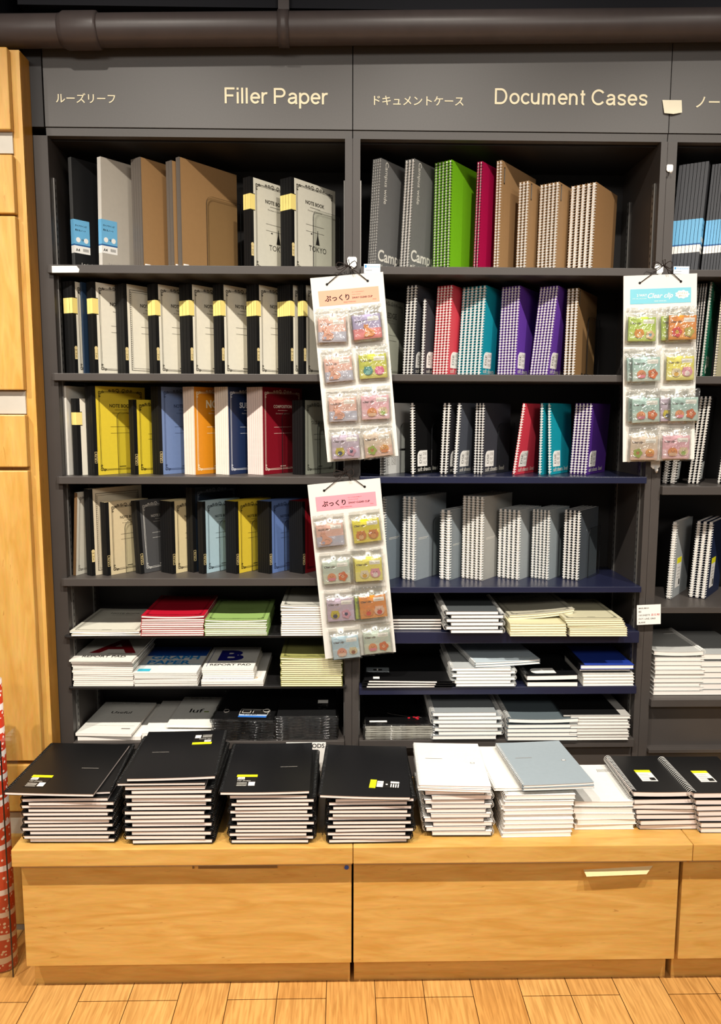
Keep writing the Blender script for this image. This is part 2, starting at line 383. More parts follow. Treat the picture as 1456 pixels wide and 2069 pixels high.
def nb_pad(w, h, t, cov, mark=None, pages='PAGES', bend=None):
    key = ('pad', w, h, round(t, 4), cov, mark, pages, bend)
    if key in CACHE: return CACHE[key]
    bf = bender(w, h, bend); nx = 8 if bend else 1; ny = 4 if bend else 1
    z = t+.0003; subs = []
    if mark:
        b = MB(); RED = M('dark_red_print', '#8e1420', .4); BLU = M('blue_print', '#2b8fd6', .4); DBL = M('deep_blue_print', '#1b1c78', .4); CY = M('cyan_print', '#3fb6cf', .4)
        if mark == 'A':
            b.text('A', w*.18, w*.95, h*.30, RED, z, bold=.03); b.text('REPORT PAD', w*.14, w*.84, h*.12, INK, z+.0002, bold=.02); b.flat(w*.5, w*.9, h*.255, h*.265, z+.0002, INK)
        if mark == 'B':
            b.text('B', w*.22, w*.72, h*.38, DBL, z, bold=.05); b.text('REPORT PAD', w*.12, w*.92, h*.14, INK, z+.0002, bold=.02); b.flat(w*.5, w*.96, h*.30, h*.31, z+.0002, INK); b.flat(w*.06, w*.07, h*.1, h*.9, z, DBL)
        if mark == 'R':
            b.text('REPORT', w*.06, w*.55, h*.04, INK, z+.0002, bold=.02); b.text('PAD', w*.62, w*.9, h*.05, M('tan_print', '#d9b98a'), z+.0002, bold=.02)
        if mark == 'G':
            b.flat(0, w, h*.62, h, z, M('royal_blue_print', '#154a9c', .4)); b.text('GRAPH', w*.1, w*.9, h*.49, BLU, z+.0002, bold=.03); b.text('PAPER', w*.1, w*.8, h*.31, BLU, z+.0002, bold=.03)
            b.flat(w*.04, w*.24, h*.04, h*.13, z, CY); b.flat(w*.33, w*.40, h*.14, h*.33, z, WHITE); b.flat(0, w, h*.29, h*.30, z, CY)
        if mark == 'U':
            b.text('Useful', w*.30, w*.68, h*.62, INK, z, bold=.01); b.flat(w*.74, w*.9, h*.14, h*.17, z, INKG); b.flat(w*.04, w*.94, h*.24, h*.243, z, INKG); b.text('Campus  loose leaf', w*.15, w*.7, h*.94, INKG, z)
        if mark == 'L':
            b.text('luf', w*.30, w*.58, h*.42, INK, z, bold=.01); b.flat(w*.60, w*.7, h*.43, h*.47, z, cover('#8a9a50')); b.text('Campus', w*.15, w*.6, h*.93, INKG, z)
        subs.append(('printed_title', b.mesh('printed_title', bf)))
    pm = {'PAGES': PAGES, 'PAGESP': PAGESP, 'PAGESY': PAGESY}[pages]
    P = [('cover', MB().box(0, w, 0, h, t-.0007, t, cover(cov), nx, ny).mesh('cover', bf), subs),
         ('pages', MB().box(.0003, w-.0004, .0003, h-.0003, .0006, t-.0007, pm, nx, ny).mesh('pages', bf), []),
         ('backing_board', MB().box(0, w, 0, h, 0, .0006, cover('#9c9488'), nx, ny).mesh('backing_board', bf), [])]
    CACHE[key] = P; return P
def place(name, parts, mtx, label, cat, group=None):
    r = thing(name, label, cat, group=group, mtx=mtx)
    for n_, me, subs in parts:
        o = ob(n_, me, r)
        for sn, sm in subs: ob(sn, sm, o)
    return r
UP = Matrix(((0, 0, 1, 0), (1, 0, 0, 0), (0, 1, 0, 0), (0, 0, 0, 1)))     # lying -> standing, spine to the front, cover to the right
def bookend(X, Y, z, a, d=.11, h=.2, where=''):
    b = MB(); r = .02; t = .0025
    arc = [(r-r*math.cos(k*PI/12), h-r+r*math.sin(k*PI/12)) for k in range(7)]
    pts = [(0, 0)]+arc+[(d, h), (d, 0)]
    n = len(pts)
    b.add([(x, y, 0) for x, y in pts]+[(x, y, t) for x, y in pts], [tuple(range(n))[::-1], tuple(range(n, 2*n))], CLEAR)
    b.add([(x, y, zz) for zz in (0, t) for x, y in pts], [(i, (i+1) % n, n+(i+1) % n, n+i) for i in range(n)], EDGE)
    foot = MB().box(0, d, .0003, .0018, t, .006, CLEAR)
    r_ = thing('acrylic_bookend', where, 'bookend', group='clear acrylic bookends on the shelves', mtx=T(X, Y, z+.0006) @ RZ(-a) @ UP)
    ob('upright_plate', b, r_); ob('foot_plate', foot, r_)
ROWS = {}; ANG = {}
def pv_a(pv): return ANG[pv]
def upright(name, fn, kw, px0, px1, n, z, ytop, where, desc, group, Yf=.05, a=34, lean=0, be=None, cat='notebook', last=None, w=None, first_t=None):
    """n notebooks standing square to each other, spines turned towards the front left; px0..px1: the spine feet in the photo"""
    a = math.radians(a); yb = 900
    X0 = PY(px0, 800 if z > CZ else 1000, Yf).x; X1 = PY(px1, 800 if z > CZ else 1000, Yf).x
    # the foot of the last spine is at (X1, Yf): use the true foot pixel height
    def atx(px):
        for _ in range(1): pass
        # solve for x on the line (Y=Yf, Z=z) seen at column px
        lo, hi = -3., 3.
        for _ in range(50):
            mid = (lo+hi)/2
            if proj(mid, Yf, z)[0] < px: lo = mid
            else: hi = mid
        return lo
    th = math.atan2(lean, 1000.) if lean else 0
    bay = 0 if px1 < 700 else 1 if px1 < 1330 else 2
    pv = ROWS.get((bay, round(z, 1)))
    while True:
        X0, X1 = atx(px0), atx(px1); Tt = (X1-X0)/math.cos(a); u1 = X1*math.cos(a)-Yf*math.sin(a)
        if not pv: break
        ax, ay, pth, ph = pv                    # right foot corner of the cluster before, its lean and height
        need = 0
        for q in (0, .2):                       # compare at the spine and deep in the shelf
            uu = (ax+q*math.sin(pv_a(pv)))*math.cos(a)-(ay+q*math.cos(pv_a(pv)))*math.sin(a)
            need = max(need, uu+.0025+max(0, (pth-th)*.2)-(u1-Tt))
        if need <= 0: break
        if Yf > .022: Yf -= .004; continue
        px0 += need/2/math.cos(a)*700; px1 += need/2/math.cos(a)*350
        if px1-px0 < 3*n: break
    pitch = Tt/n
    h = ytop if isinstance(ytop, float) else (lambda P_: P_.z-z)(PY((px0+px1)/2, ytop, Yf))/math.cos(th)
    h = round(h, 3)
    isr = fn is nb_ring
    t = round(pitch*.64 if isr else min(pitch*.89, pitch-.0013), 4)
    if isr:
        wi = round(min(.0011, pitch*.12), 5); kw = dict(kw, rr=pitch*.5-wi-.0002, wire=wi)
    if w: kw = dict(kw, w=w)
    for i in range(n):
        k = dict(kw); lastone = i == n-1
        if lastone and last: k.update(last)
        if not lastone: k.pop('mark', None); k.pop('extra', None)
        parts = fn(h=h, t=t, **k)
        u = -(n-i)*pitch + (pitch-t)/2
        dx = u*math.cos(a); dy = -u*math.sin(a)
        mt = T(X1+dx, Yf+dy, z+max(0, t*math.sin(th))+.0004) @ RZ(-a) @ Matrix.Rotation(th, 4, 'Y') @ UP
        if n == 1: lab = f'{desc}, {where}'
        elif lastone: lab = f'{desc} showing its cover, {where}'
        else: lab = f'{desc}, {ORD[i]} spine, {where}'
        place(name, parts, mt, lab, cat, group)
    key_ = (X1+(.006 if be and abs(lean) < 30 else 0)*math.cos(a), Yf-(.006 if be and abs(lean) < 30 else 0)*math.sin(a), th, h); ROWS[(bay, round(z, 1))] = key_; ANG[key_] = a
    if be and abs(lean) < 30:
        off = (kw['w'])*be
        bookend(X1+off*math.sin(a)+.004*math.cos(a), Yf+off*math.cos(a)-.004*math.sin(a), z, a, kw['w']*.62, h*.72, f'clear acrylic bookend behind the {desc}, {where}' if len(desc.split())+len(where.split()) < 11 else f'clear acrylic bookend, {where}')
def proj(X, Y, Z):
    v = Vector((X-CX, Y-CY, Z-CZ)); d = v.dot(fw)
    return 728+F*v.dot(rt)/d, 1034.5-F*v.dot(upv)/d
def flatstack(name, fn, kw, xl, xr, yb, z, yt, n, where, desc, group, flip=False, jit=.0015, rot=.6, last=None, h=.252, cat='notebook', off=None, ring_alt=False, topdesc=None, Yfix=None, pad=0):
    """n notebooks lying in a pile; xl..xr, yb: its foot in the photo, yt: top of its front"""
    A, B = PZ(xl, yb, z), PZ(xr, yb, z); Yf = (A.y+B.y)/2 if Yfix is None else Yfix
    if Yfix is not None: A, B = PY(xl, yb, Yf), PY(xr, yb, Yf)
    H = PY((xl+xr)/2, yt, Yf).z-z; p = H/n; W = B.x-A.x
    isr = fn is nb_ring; t = round(p*.93, 4); rr = (p*.72 if ring_alt else p*.47-.0012) if isr else 0
    w = round(W-3*rr-.009, 3) if isr and ring_alt else round(W-rr-.002, 3) if isr else round(W-.002, 3)
    rnd = random.Random(int(xl*7+yb)); zz = z+.0006+max(0, rr-t/2+.0014)*(1 if isr else 0)
    for i in range(n):
        k = dict(kw); top = i == n-1
        if top and last: k.update(last)
        if not top: k.pop('mark', None); k.pop('extra', None); k.pop('frame', None)
        if isr: k['rr'] = rr
        if isr and top and not ring_alt: k['rr'] = t*.80; zz += t*.30
        parts = fn(w=w, h=h, t=t, **k)
        fl = isr and ((ring_alt and (n-1-i) % 2 == 1) != flip)
        jx, jy, ja = rnd.uniform(-jit, jit), rnd.uniform(0, jit*1.5), math.radians(rnd.uniform(-rot, rot))
        ox = off(i) if off else 0
        cx = (A.x+rr+w/2 if not fl else B.x-rr-w/2) if isr else (A.x+B.x)/2
        mt = T(cx+jx+ox, Yf+h/2+jy, zz) @ RZ(ja+(PI if fl else 0)) @ T(-w/2, -h/2, 0)
        q = n-1-i
        lab = f'{topdesc or desc} on top of {where}' if q == 0 else f'{desc}, {ORD[q]} from top of {where}'
        place(name, parts, mt, lab, cat, group); zz += p
    return zz, Yf, A.x, B.x
# ------------------------------------------------------------------ the setting
BW = .85
def floor_mat():
    mt = bpy.data.materials.new('oak_floor'); mt.use_nodes = True; nt = mt.node_tree; n = nt.nodes; l = nt.links
    b = n['Principled BSDF']; b.inputs['Roughness'].default_value = .32; b.inputs['Specular IOR Level'].default_value = .4
    tc = n.new('ShaderNodeTexCoord'); sp = n.new('ShaderNodeSeparateXYZ'); cb = n.new('ShaderNodeCombineXYZ')
    l.new(tc.outputs['Object'], sp.inputs[0]); l.new(sp.outputs[1], cb.inputs[0]); l.new(sp.outputs[0], cb.inputs[1])
    mp = n.new('ShaderNodeMapping'); mp.inputs['Location'].default_value = (.37, .0677, 0); l.new(cb.outputs[0], mp.inputs[0])
    br = n.new('ShaderNodeTexBrick'); br.offset = .37; br.offset_frequency = 3; br.inputs['Scale'].default_value = 1
    br.inputs['Brick Width'].default_value = .62; br.inputs['Row Height'].default_value = .1257; br.inputs['Mortar Size'].default_value = .0012
    br.inputs['Color1'].default_value = lin('#cf9852'); br.inputs['Color2'].default_value = lin('#dcaa64'); br.inputs['Mortar'].default_value = lin('#5d3d1c')
    l.new(mp.outputs[0], br.inputs['Vector'])
    m2 = n.new('ShaderNodeMapping'); m2.inputs['Scale'].default_value = (60, 4, 1); l.new(tc.outputs['Object'], m2.inputs[0])
    ns = n.new('ShaderNodeTexNoise'); ns.inputs['Scale'].default_value = 2.2; ns.inputs['Detail'].default_value = 6; ns.inputs['Distortion'].default_value = .6; l.new(m2.outputs[0], ns.inputs['Vector'])
    rp = n.new('ShaderNodeValToRGB'); rp.color_ramp.elements[0].position = .35; rp.color_ramp.elements[0].color = (.62, .55, .46, 1); rp.color_ramp.elements[1].position = .62; rp.color_ramp.elements[1].color = (1, 1, 1, 1)
    l.new(ns.outputs[0], rp.inputs[0])
    mx = n.new('ShaderNodeMix'); mx.data_type = 'RGBA'; mx.blend_type = 'MULTIPLY'; mx.inputs[0].default_value = .8
    l.new(br.outputs[0], mx.inputs[6]); l.new(rp.outputs[0], mx.inputs[7]); l.new(mx.outputs[2], b.inputs['Base Color'])
    return mt
FLOORM = floor_mat()
struct('floor', MB().box(-4, 4, -4.5, .6, -.05, 0, FLOORM))
struct('wall_back', MB().box(-4, 4, .42, .5, 0, 4.7, DARKV))
struct('ceiling', MB().box(-4, 4, -4.5, .6, 4.7, 4.78, DARKV))
# dark board above the pipe
zt = PY(700, 22, -.02).z
struct('trim_1', MB().box(-.86, 1.9, -.03, .3, zt, zt+.5, DARKV))
struct('trim_2', MB().box(-1.9, -.93, -.03, .3, PY(30, 27, -.03).z, zt+.5, DARKV))

# ------------------------------------------------------------------ bookcases
ZH = PY(700, 285, .02).z; ZF = PY(700, 262, 0).z
def rail(x, y, z0, z1, face):
    b = MB().box(x-.0015, x+.0015, y-.008, y+.008, z0, z1, STEEL)
    xx = x+face*.0018
    for i in range(int((z1-z0)/.02)):
        zc = z0+.01+i*.02
        b.add([(xx, y-.002, zc-.004), (xx, y+.002, zc-.004), (xx, y+.002, zc+.004), (xx, y-.002, zc+.004)], [(0, 1, 2, 3)], DARKV)
    return b
def bookcase(x0, x1, wl, wr, shelves, label):
    t = thing('bookcase', label, 'bookcase', (x0, 0, 0), 'charcoal bookcases along the wall')
    o = Matrix.Translation((-x0, 0, 0))
    L = lambda mb: (setattr(mb, 'v', [o @ v for v in mb.v]), mb)[1]
    ob('side_panel', L(MB().box(x0+.0005, x0+wl, 0, .30, 0, ZH, PAINT)), t)
    ob('side_panel', L(MB().box(x1-wr, x1-.0005, 0, .30, 0, ZH, PAINT)), t)
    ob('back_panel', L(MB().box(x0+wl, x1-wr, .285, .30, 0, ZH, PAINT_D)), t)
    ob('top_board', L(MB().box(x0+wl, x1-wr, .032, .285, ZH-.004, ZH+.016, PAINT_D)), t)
    a, b = x0+wl, x1-wr
    for (z, th, mat_, yf, ex) in shelves:
        mb = MB().box(a+.001-ex, b-.001+(ex if ex else 0), yf, -.0004, z-th, z, mat_).box(a+.001, b-.001, -.0004, .284, z-th, z, mat_)
        s = ob('shelf', L(mb), t); bv = s.modifiers.new('edge', 'BEVEL'); bv.width = .0012; bv.segments = 2; bv.limit_method = 'ANGLE'
    for y in (.035, .225):
        ob('slotted_rail', L(rail(a+.002, y, .53, ZH-.1, 1)), t); ob('slotted_rail', L(rail(b-.002, y, .53, ZH-.1, -1)), t)
    return t, L
ST, SB = 'shelf', 'blue'
bc, L = bookcase(-.865, 0, .055, .0205, [(1.877, .022, PAINT, -.015, .012), (1.589, .020, PAINT, -.015, .012), (1.306, .021, PAINT, -.015, .012), (1.017, .022, PAINT, -.015, .012), (.851, .008, THIN, -.015, .010), (.698, .008, THIN, -.010, .006), (.531, .022, PAINT, -.012, 0)], 'charcoal bookcase with sixth-shelf pads and black-spined notebooks, beside the maple cupboard')
ob('plinth', L(MB().box(-.81, -.021, .005, .28, 0, .506, PAINT)), bc)
bc, L = bookcase(0, BW, .0205, .018, [(1.878, .021, PAINT, -.015, 0), (1.590, .019, PAINT, -.015, 0), (1.307, .019, NAVY, -.015, 0), (.991, .017, NAVY, -.015, 0), (.859, .034, NAVY, -.015, 0), (.695, .023, NAVY, -.015, 0), (.534, .025, PAINT, -.015, 0)], 'charcoal bookcase with navy lower shelves holding twin-ring notebooks, middle of the three')
ob('plinth', L(MB().box(.021, BW-.019, .005, .28, 0, .508, PAINT)), bc)
bc, L = bookcase(BW, 2*BW, .026, .04, [(1.875, .019, PAINT, -.015, 0), (1.588, .021, PAINT, -.015, 0), (1.28, .024, PAINT, -.015, 0), (.93, .018, PAINT, -.012, 0), (.652, .022, PAINT, -.012, 0), (.5, .012, PAINT, -.012, 0)], 'charcoal bookcase cut off by the picture edge, lower panel closed')
ob('lower_panel', L(MB().box(BW+.026, 2*BW-.04, .02, .035, .5, .63, PAINT)), bc)
ob('plinth', L(MB().box(BW+.026, 2*BW-.04, .006, .28, 0, .487, PAINT)), bc)
# plain grotesque letters drawn as strokes for the header signs
def _arc(cx, cy, rx, ry, a0, a1, n=18): return [(cx+rx*math.cos(math.radians(a0+(a1-a0)*k/n)), cy+ry*math.sin(math.radians(a0+(a1-a0)*k/n))) for k in range(n+1)]
GLY = {
 'F': (.80, [[(.065, 0), (.065, 1)], [(.065, .94), (.66, .94)], [(.065, .50), (.58, .50)]]),
 'i': (.30, [[(.065, 0), (.065, .725)], [(.065, .86), (.065, 1)]]), 'l': (.30, [[(.065, 0), (.065, 1)]]),
 'e': (.75, [_arc(.33, .3625, .265, .2975, 0, 322, 26), [(.065, .375), (.64, .375)]]),
 'r': (.46, [[(.065, 0), (.065, .725)], _arc(.31, .40, .245, .265, 180, 72)]),
 'P': (.92, [[(.065, 0), (.065, 1)], [(.065, .94), (.45, .94)]+_arc(.45, .705, .26, .235, 90, -90)+[(.45, .47), (.065, .47)]]),
 'a': (.76, [_arc(.33, .49, .22, .17, 168, 0)+[(.55, .49), (.55, .15), (.585, 0)], [(.55, .42), (.30, .375)]+_arc(.27, .215, .20, .155, 100, 275)+[(.42, .10), (.55, .24)]]),
 'p': (.77, [[(.065, -.28), (.065, .725)], _arc(.345, .3625, .275, .2975, 0, 360, 28)]),
 'D': (.99, [[(.065, 0), (.065, 1)], [(.065, .94), (.40, .94)]+_arc(.40, .5, .37, .44, 90, -90)+[(.40, .06), (.065, .06)]]),
 'o': (.76, [_arc(.335, .3625, .275, .2975, 0, 360, 28)]), 'c': (.68, [_arc(.335, .3625, .27, .2975, 40, 322, 22)]),
 'u': (.76, [[(.065, .725), (.065, .30)]+_arc(.29, .29, .225, .225, 180, 330)+[(.515, .30)], [(.515, 0), (.515, .725)]]),
 'm': (1.06, [[(.065, 0), (.065, .725)], _arc(.25, .46, .185, .20, 180, 0)+[(.435, 0)], _arc(.62, .46, .185, .20, 180, 0)+[(.805, 0)]]),
 'n': (.76, [[(.065, 0), (.065, .725)], _arc(.29, .44, .225, .22, 180, 0)+[(.515, 0)]]),
 't': (.40, [[(.15, .93), (.15, .17)]+_arc(.26, .17, .11, .115, 180, 280), [(.0, .67), (.32, .67)]]),
 'C': (.98, [_arc(.47, .5, .405, .44, 38, 322, 26)]),
 's': (.70, [[(.54, .53), (.50, .62), (.42, .655), (.3, .665), (.17, .645), (.095, .58), (.09, .50), (.14, .43), (.3, .375), (.46, .32), (.525, .25), (.52, .16), (.46, .085), (.3, .055), (.15, .085), (.07, .20)]]),
 ' ': (.36, [])}
def strokes(b, s_, x0, x1, yb, m, X):
    tot = sum(GLY[c][0] for c in s_)-.10; k = (x1-x0)/tot; x = x0
    for c in s_:
        adv, st = GLY[c]
        for i, pts in enumerate(st):
            t_ = MB().curl([(x+px*k, yb+py*k) for px, py in pts], .135*k, i*.00005, m); b.add(t_.v, t_.f, m, False, X)
        x += adv*k
# header signs
def header(x0, x1, texts, label):
    t = thing('header_sign', label, 'sign', (0, 0, 0), 'dark header signs over the bookcases')
    top = PY(700, 40, 0).z
    ob('sign_board', MB().box(x0+.0012, x1-.0012, 0, .03, ZF, top, SIGNP), t)
    b = MB(); b.add([(x, y, z) for x in (x0+.0012, x1-.0012) for y, z in ((.003, ZF-.002), (.03, ZF-.002), (.03, ZH+.0008), (.005, ZH+.0008))], [(0, 1, 2, 3), (7, 6, 5, 4), (0, 3, 7, 4), (1, 5, 6, 2), (0, 4, 5, 1), (3, 2, 6, 7)], SIGNP)
    ob('lower_lip', b, t)
    for s, px0, px1, yb in texts:
        A, B = PY(px0, yb, -.001), PY(px1, yb, -.001)
        X = Matrix.Translation((0, -.0012, 0)) @ Matrix.Rotation(PI/2, 4, 'X')
        l_ = MB()
        if ord(s[0]) < 256: strokes(l_, s, A.x, B.x, (A.z+B.z)/2, CREAM, X)
        else: l_.text(s, A.x, B.x, (A.z+B.z)/2, CREAM, 0, X, bold=.008)
        ob('lettering', l_, t)
header(-.815, 0, [('ルーズリーフ', 113, 233, 207), ('Filler Paper', 454, 661, 210)], 'charcoal header sign reading Filler Paper in cream letters')
header(0, BW, [('ドキュメントケース', 755, 936, 212), ('Document Cases', 999, 1307, 212)], 'charcoal header sign reading Document Cases in cream letters')
header(BW, 2*BW, [('ノート', 1405, 1478, 217)], 'charcoal header sign with Japanese letters cut off by the picture edge')
ob_ = thing('header_return_board', 'dark return board closing the header beside the maple cupboard', 'board', (0, 0, 0)); ob('board_face', MB().box(-.862, -.816, -.005, .3, ZH+.02, PY(700, 60, 0).z, PAINT_D), ob_)
# pipe
PYP = -.046; pr = .039
def pz(px, ya, yb): return PY(px, (ya+yb)/2, PYP)
_a, _b = pz(5, 30, 97), pz(1450, 14, 86)
k_ = (_b.z-_a.z)/(_b.x-_a.x); A = Vector((-1.3, PYP, _a.z+k_*(-1.3-_a.x))); B = Vector((1.7, PYP, _a.z+k_*(1.7-_a.x)))
PA, PB = A.copy(), B.copy()
pl = lambda x: PA+(PB-PA)*((x-PA.x)/(PB.x-PA.x))
t = thing('overhead_pipe', 'thick dark painted pipe running across above the header signs', 'pipe', (0, 0, 0))
ob('pipe_run', MB().tube([pl(x) for x in (-1.3, -.8, 0, .9, 1.7)], pr, PIPE, 32), t)
xa, xb = PY(117, 60, PYP-pr).x, PY(190, 60, PYP-pr).x
ob('pipe_coupling', MB().tube([pl(x) for x in (xa-.006, xa, xa+.004, xa+.008, xb-.006, xb, xb+.004)], [pr+.0005, pr+.001, pr+.004, pr+.0055, pr+.0055, pr+.005, pr+.001], PIPE, 32), t)
xs = PY(571, 60, PYP-pr).x; c = pl(xs); b = MB()
ring_ = [(0, math.cos(q)*(pr+.003), math.sin(q)*(pr+.003)) for q in [2*PI*i/24 for i in range(25)]]
vs = []; 
for r_ in (pr+.0008, pr+.004):
    for dx in (-.014, .014): vs += [(c.x+dx, c.y+math.cos(2*PI*i/32)*r_, c.z+math.sin(2*PI*i/32)*r_) for i in range(32)]
fs = []
for i in range(32):
    j = (i+1) % 32; fs += [(64+i, 64+j, 96+j, 96+i), (i, 32+i, 32+j, j), (i, j, 64+j, 64+i), (32+i, 96+i, 96+j, 32+j)]
b.add(vs, fs, PIPE, True); b.box(c.x-.014, c.x+.014, c.y-.003, c.y+.003, c.z+pr, c.z+.6, PIPE)
ob('hanger_strap', b, t)

# ------------------------------------------------------------------ maple cupboard on the left
t = thing('maple_cupboard', 'tall maple cupboard with stacked door fronts at the left picture edge', 'cupboard', (0, 0, 0))
xr_, yc = -.847, -.068
CT = PA.z+(PB.z-PA.z)*.05-pr-.009
ob('carcass', MB().box(-1.7, xr_-.004, yc+.002, -.006, .085, CT, MAPLEV), t)
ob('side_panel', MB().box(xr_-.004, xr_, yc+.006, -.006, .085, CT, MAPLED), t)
ob('front_edge', MB().box(xr_-.026, xr_, yc, yc+.0015, .085, CT, MAPLEV), t)
ys = [(-40, 262), (312, 431), (436, 788), (838, 944), (951, 1538), (1546, 1640), (1690, 1868)]
for k, (ya, yb) in enumerate(ys):
    zb, za = PY(30, yb, -.09).z, min(CT-.002, PY(30, ya, -.09).z)
    xx = -.869
    b = MB().box(-1.66, xx, -.090, yc-.001, zb, za, MAPLEV); o = ob('door_front', b, t)
    bv = o.modifiers.new('edge', 'BEVEL'); bv.width = .003; bv.segments = 2
for ya, yb in ((264, 310), (790, 836), (1642, 1688)):
    ob('grey_strip', MB().box(-1.66, -.872, -.074, yc, PY(30, yb, -.074).z, PY(30, ya, -.074).z, M('grey_film', '#bdb6aa', .4, var=.2, scale=12)), t)
ob('kick_board', MB().box(-1.66, -.87, -.088, -.006, 0, .083, M('grey_kick', '#8b867c', .5)), t)
# gift wrap roll in a clear bin
def wrap_mat():
    mt = bpy.data.materials.new('red_wrap'); mt.use_nodes = True; nt = mt.node_tree; n = nt.nodes; l = nt.links; b = n['Principled BSDF']; b.inputs['Roughness'].default_value = .4
    tc = n.new('ShaderNodeTexCoord'); v = n.new('ShaderNodeTexVoronoi'); v.inputs['Scale'].default_value = 75; r = n.new('ShaderNodeValToRGB')
    r.color_ramp.interpolation = 'CONSTANT'; r.color_ramp.elements[0].color = lin('#f1e6dc'); r.color_ramp.elements[1].position = .27; r.color_ramp.elements[1].color = lin('#c8371c')
    w = n.new('ShaderNodeTexWave'); w.bands_direction = 'Z'; w.inputs['Scale'].default_value = 5; w.inputs['Distortion'].default_value = 2
    r2 = n.new('ShaderNodeValToRGB'); r2.color_ramp.interpolation = 'CONSTANT'; r2.color_ramp.elements[0].color = (0, 0, 0, 1); r2.color_ramp.elements[1].position = .86; r2.color_ramp.elements[1].color = (1, 1, 1, 1)
    mx = n.new('ShaderNodeMix'); mx.data_type = 'RGBA'; mx.inputs[7].default_value = lin('#e9dcd8')
    l.new(tc.outputs['Object'], v.inputs[0]); l.new(v.outputs[0], r.inputs[0]); l.new(tc.outputs['Object'], w.inputs[0]); l.new(w.outputs[1], r2.inputs[0])
    l.new(r2.outputs[0], mx.inputs[0]); l.new(r.outputs[0], mx.inputs[6]); l.new(mx.outputs[2], b.inputs['Base Color']); return mt
WX = PY(19, 1660, -.235).x-.034
t = thing('gift_wrap_roll', 'red gift wrap roll with white pattern standing in the clear bin', 'wrapping paper', (WX, -.235, .006))
zr = PY(8, 1375, -.235).z
ob('paper_roll', MB().tube([(0, 0, 0), (.0, 0, .3), (-.004, .003, zr-.006)], .034, wrap_mat(), 28), t)
ob('core_tube', MB().tube([(-.004, .003, zr-.02), (-.004, .003, zr-.002)], .02, cover('#b99b73'), 20), t)
t = thing('clear_bin', 'tall clear acrylic bin around the red gift wrap roll', 'bin', (WX-.006, -.235, 0)); zb = PY(10, 1487, -.25).z; b = MB()
for a in ((-.06, .05, -.048, -.045), (-.06, .05, .045, .048), (.047, .05, -.045, .045), (-.06, -.057, -.045, .045)): b.box(*a, .003, zb, CLEAR)
b.box(.0475, .0502, -.0485, -.0455, .003, zb, EDGE)
ob('bin_wall', b, t); ob('bin_floor', MB().box(-.06, .05, -.048, .048, 0, .003, CLEAR), t)

# ------------------------------------------------------------------ benches
def bench(x0, x1, fx0, fx1, label, mirrored=False):
    t = thing('bench_cabinet', label, 'cabinet', (0, 0, 0), 'low maple bench cabinets in front of the bookcases')
    zt = .416
    o = ob('bench_top', MB().box(x0+.0006, x1-.0006, -.38, -.002, zt-.045, zt, MAPLE), t); bv = o.modifiers.new('edge', 'BEVEL'); bv.width = .0025; bv.segments = 2
    ob('front_panel', MB().box(fx0, fx1, -.347, -.327, .082, zt-.0455, MAPLE), t)
    ob('kick_board', MB().box(fx0+.002, fx1-.003, -.306, -.29, 0, .0815, MAPLE), t)
    for xa_, xb_ in ((fx0, fx0+.018), (fx1-.018, fx1)): ob('side_panel', MB().box(xa_+.002, xb_-.003, -.3265, -.01, .0825, zt-.046, MAPLE), t)
    for xa_, xb_ in ((fx0, fx0+.018), (fx1-.018, fx1)): ob('side_foot', MB().box(xa_+.002, xb_-.003, -.2895, -.01, 0, .082, MAPLE), t)
    b = MB(); b.box(x0+.012 if x0 < -.5 else x0+.003, x1-.003, -.3565, -.355, zt-.060, zt-.0455, STRIPC)
    ob('label_strip', b, t)
    return t
t = bench(-.84, 0, -.830, -.0035, 'low maple bench cabinet carrying the four big black notebook piles')
A = PY(700, 1754, -.36); o = ob('blue_sticker', MB().poly([(.006*math.cos(k*.5), .006*math.sin(k*.5)) for k in range(12)], 0, .0006, cover('#2c4f9c')), t)
o.matrix_world = T(A.x, -.3568, A.z) @ Matrix.Rotation(PI/2, 4, 'X')
for a, b_ in ((388, 392), (400, 560)):
    P_, Q = PY(a, 1754, -.357), PY(b_, 1754, -.357); ob('dark_paper_scrap', MB().box(P_.x, Q.x, -.3548, -.353, P_.z-.003, P_.z+.004, M('brown_scrap', '#7a5a30', .6)), t)
t = bench(0, .85, .002, .832, 'low maple bench cabinet carrying the white and clear notebook piles')
P_, Q = PY(1178, 1760, -.357), PY(1318, 1752, -.357)
ob('paper_label', MB().add([(P_.x, -.3575, P_.z+.004), (P_.x+.004, -.372, P_.z-.006), (Q.x-.02, -.370, P_.z-.002), (Q.x, -.3575, Q.z+.004)], [(0, 1, 2, 3)], M('tan_paper', '#dcc48c')), t)
P_ = PY(1342, 1783, -.3455); ob('torn_label', MB().add([(P_.x-.009, -.3458, P_.z+.011), (P_.x+.009, -.3458, P_.z+.011), (P_.x+.004, -.3458, P_.z-.014)], [(0, 2, 1)], WHITE), t)
t = bench(.85, 1.70, .842, 1.69, 'low maple bench cabinet cut off by the picture edge')

# ------------------------------------------------------------------ standing notebooks
CR, CR2 = '#e9e3d1', '#cdc8b4'
A4, B5, A5 = .298, .250, .212
bn = dict(w=.180, cov=CR, tape='black', tapew=.011, pages='PAGESY')
n_ = 'bound_notebook'; r_n = 'ring_notebook'
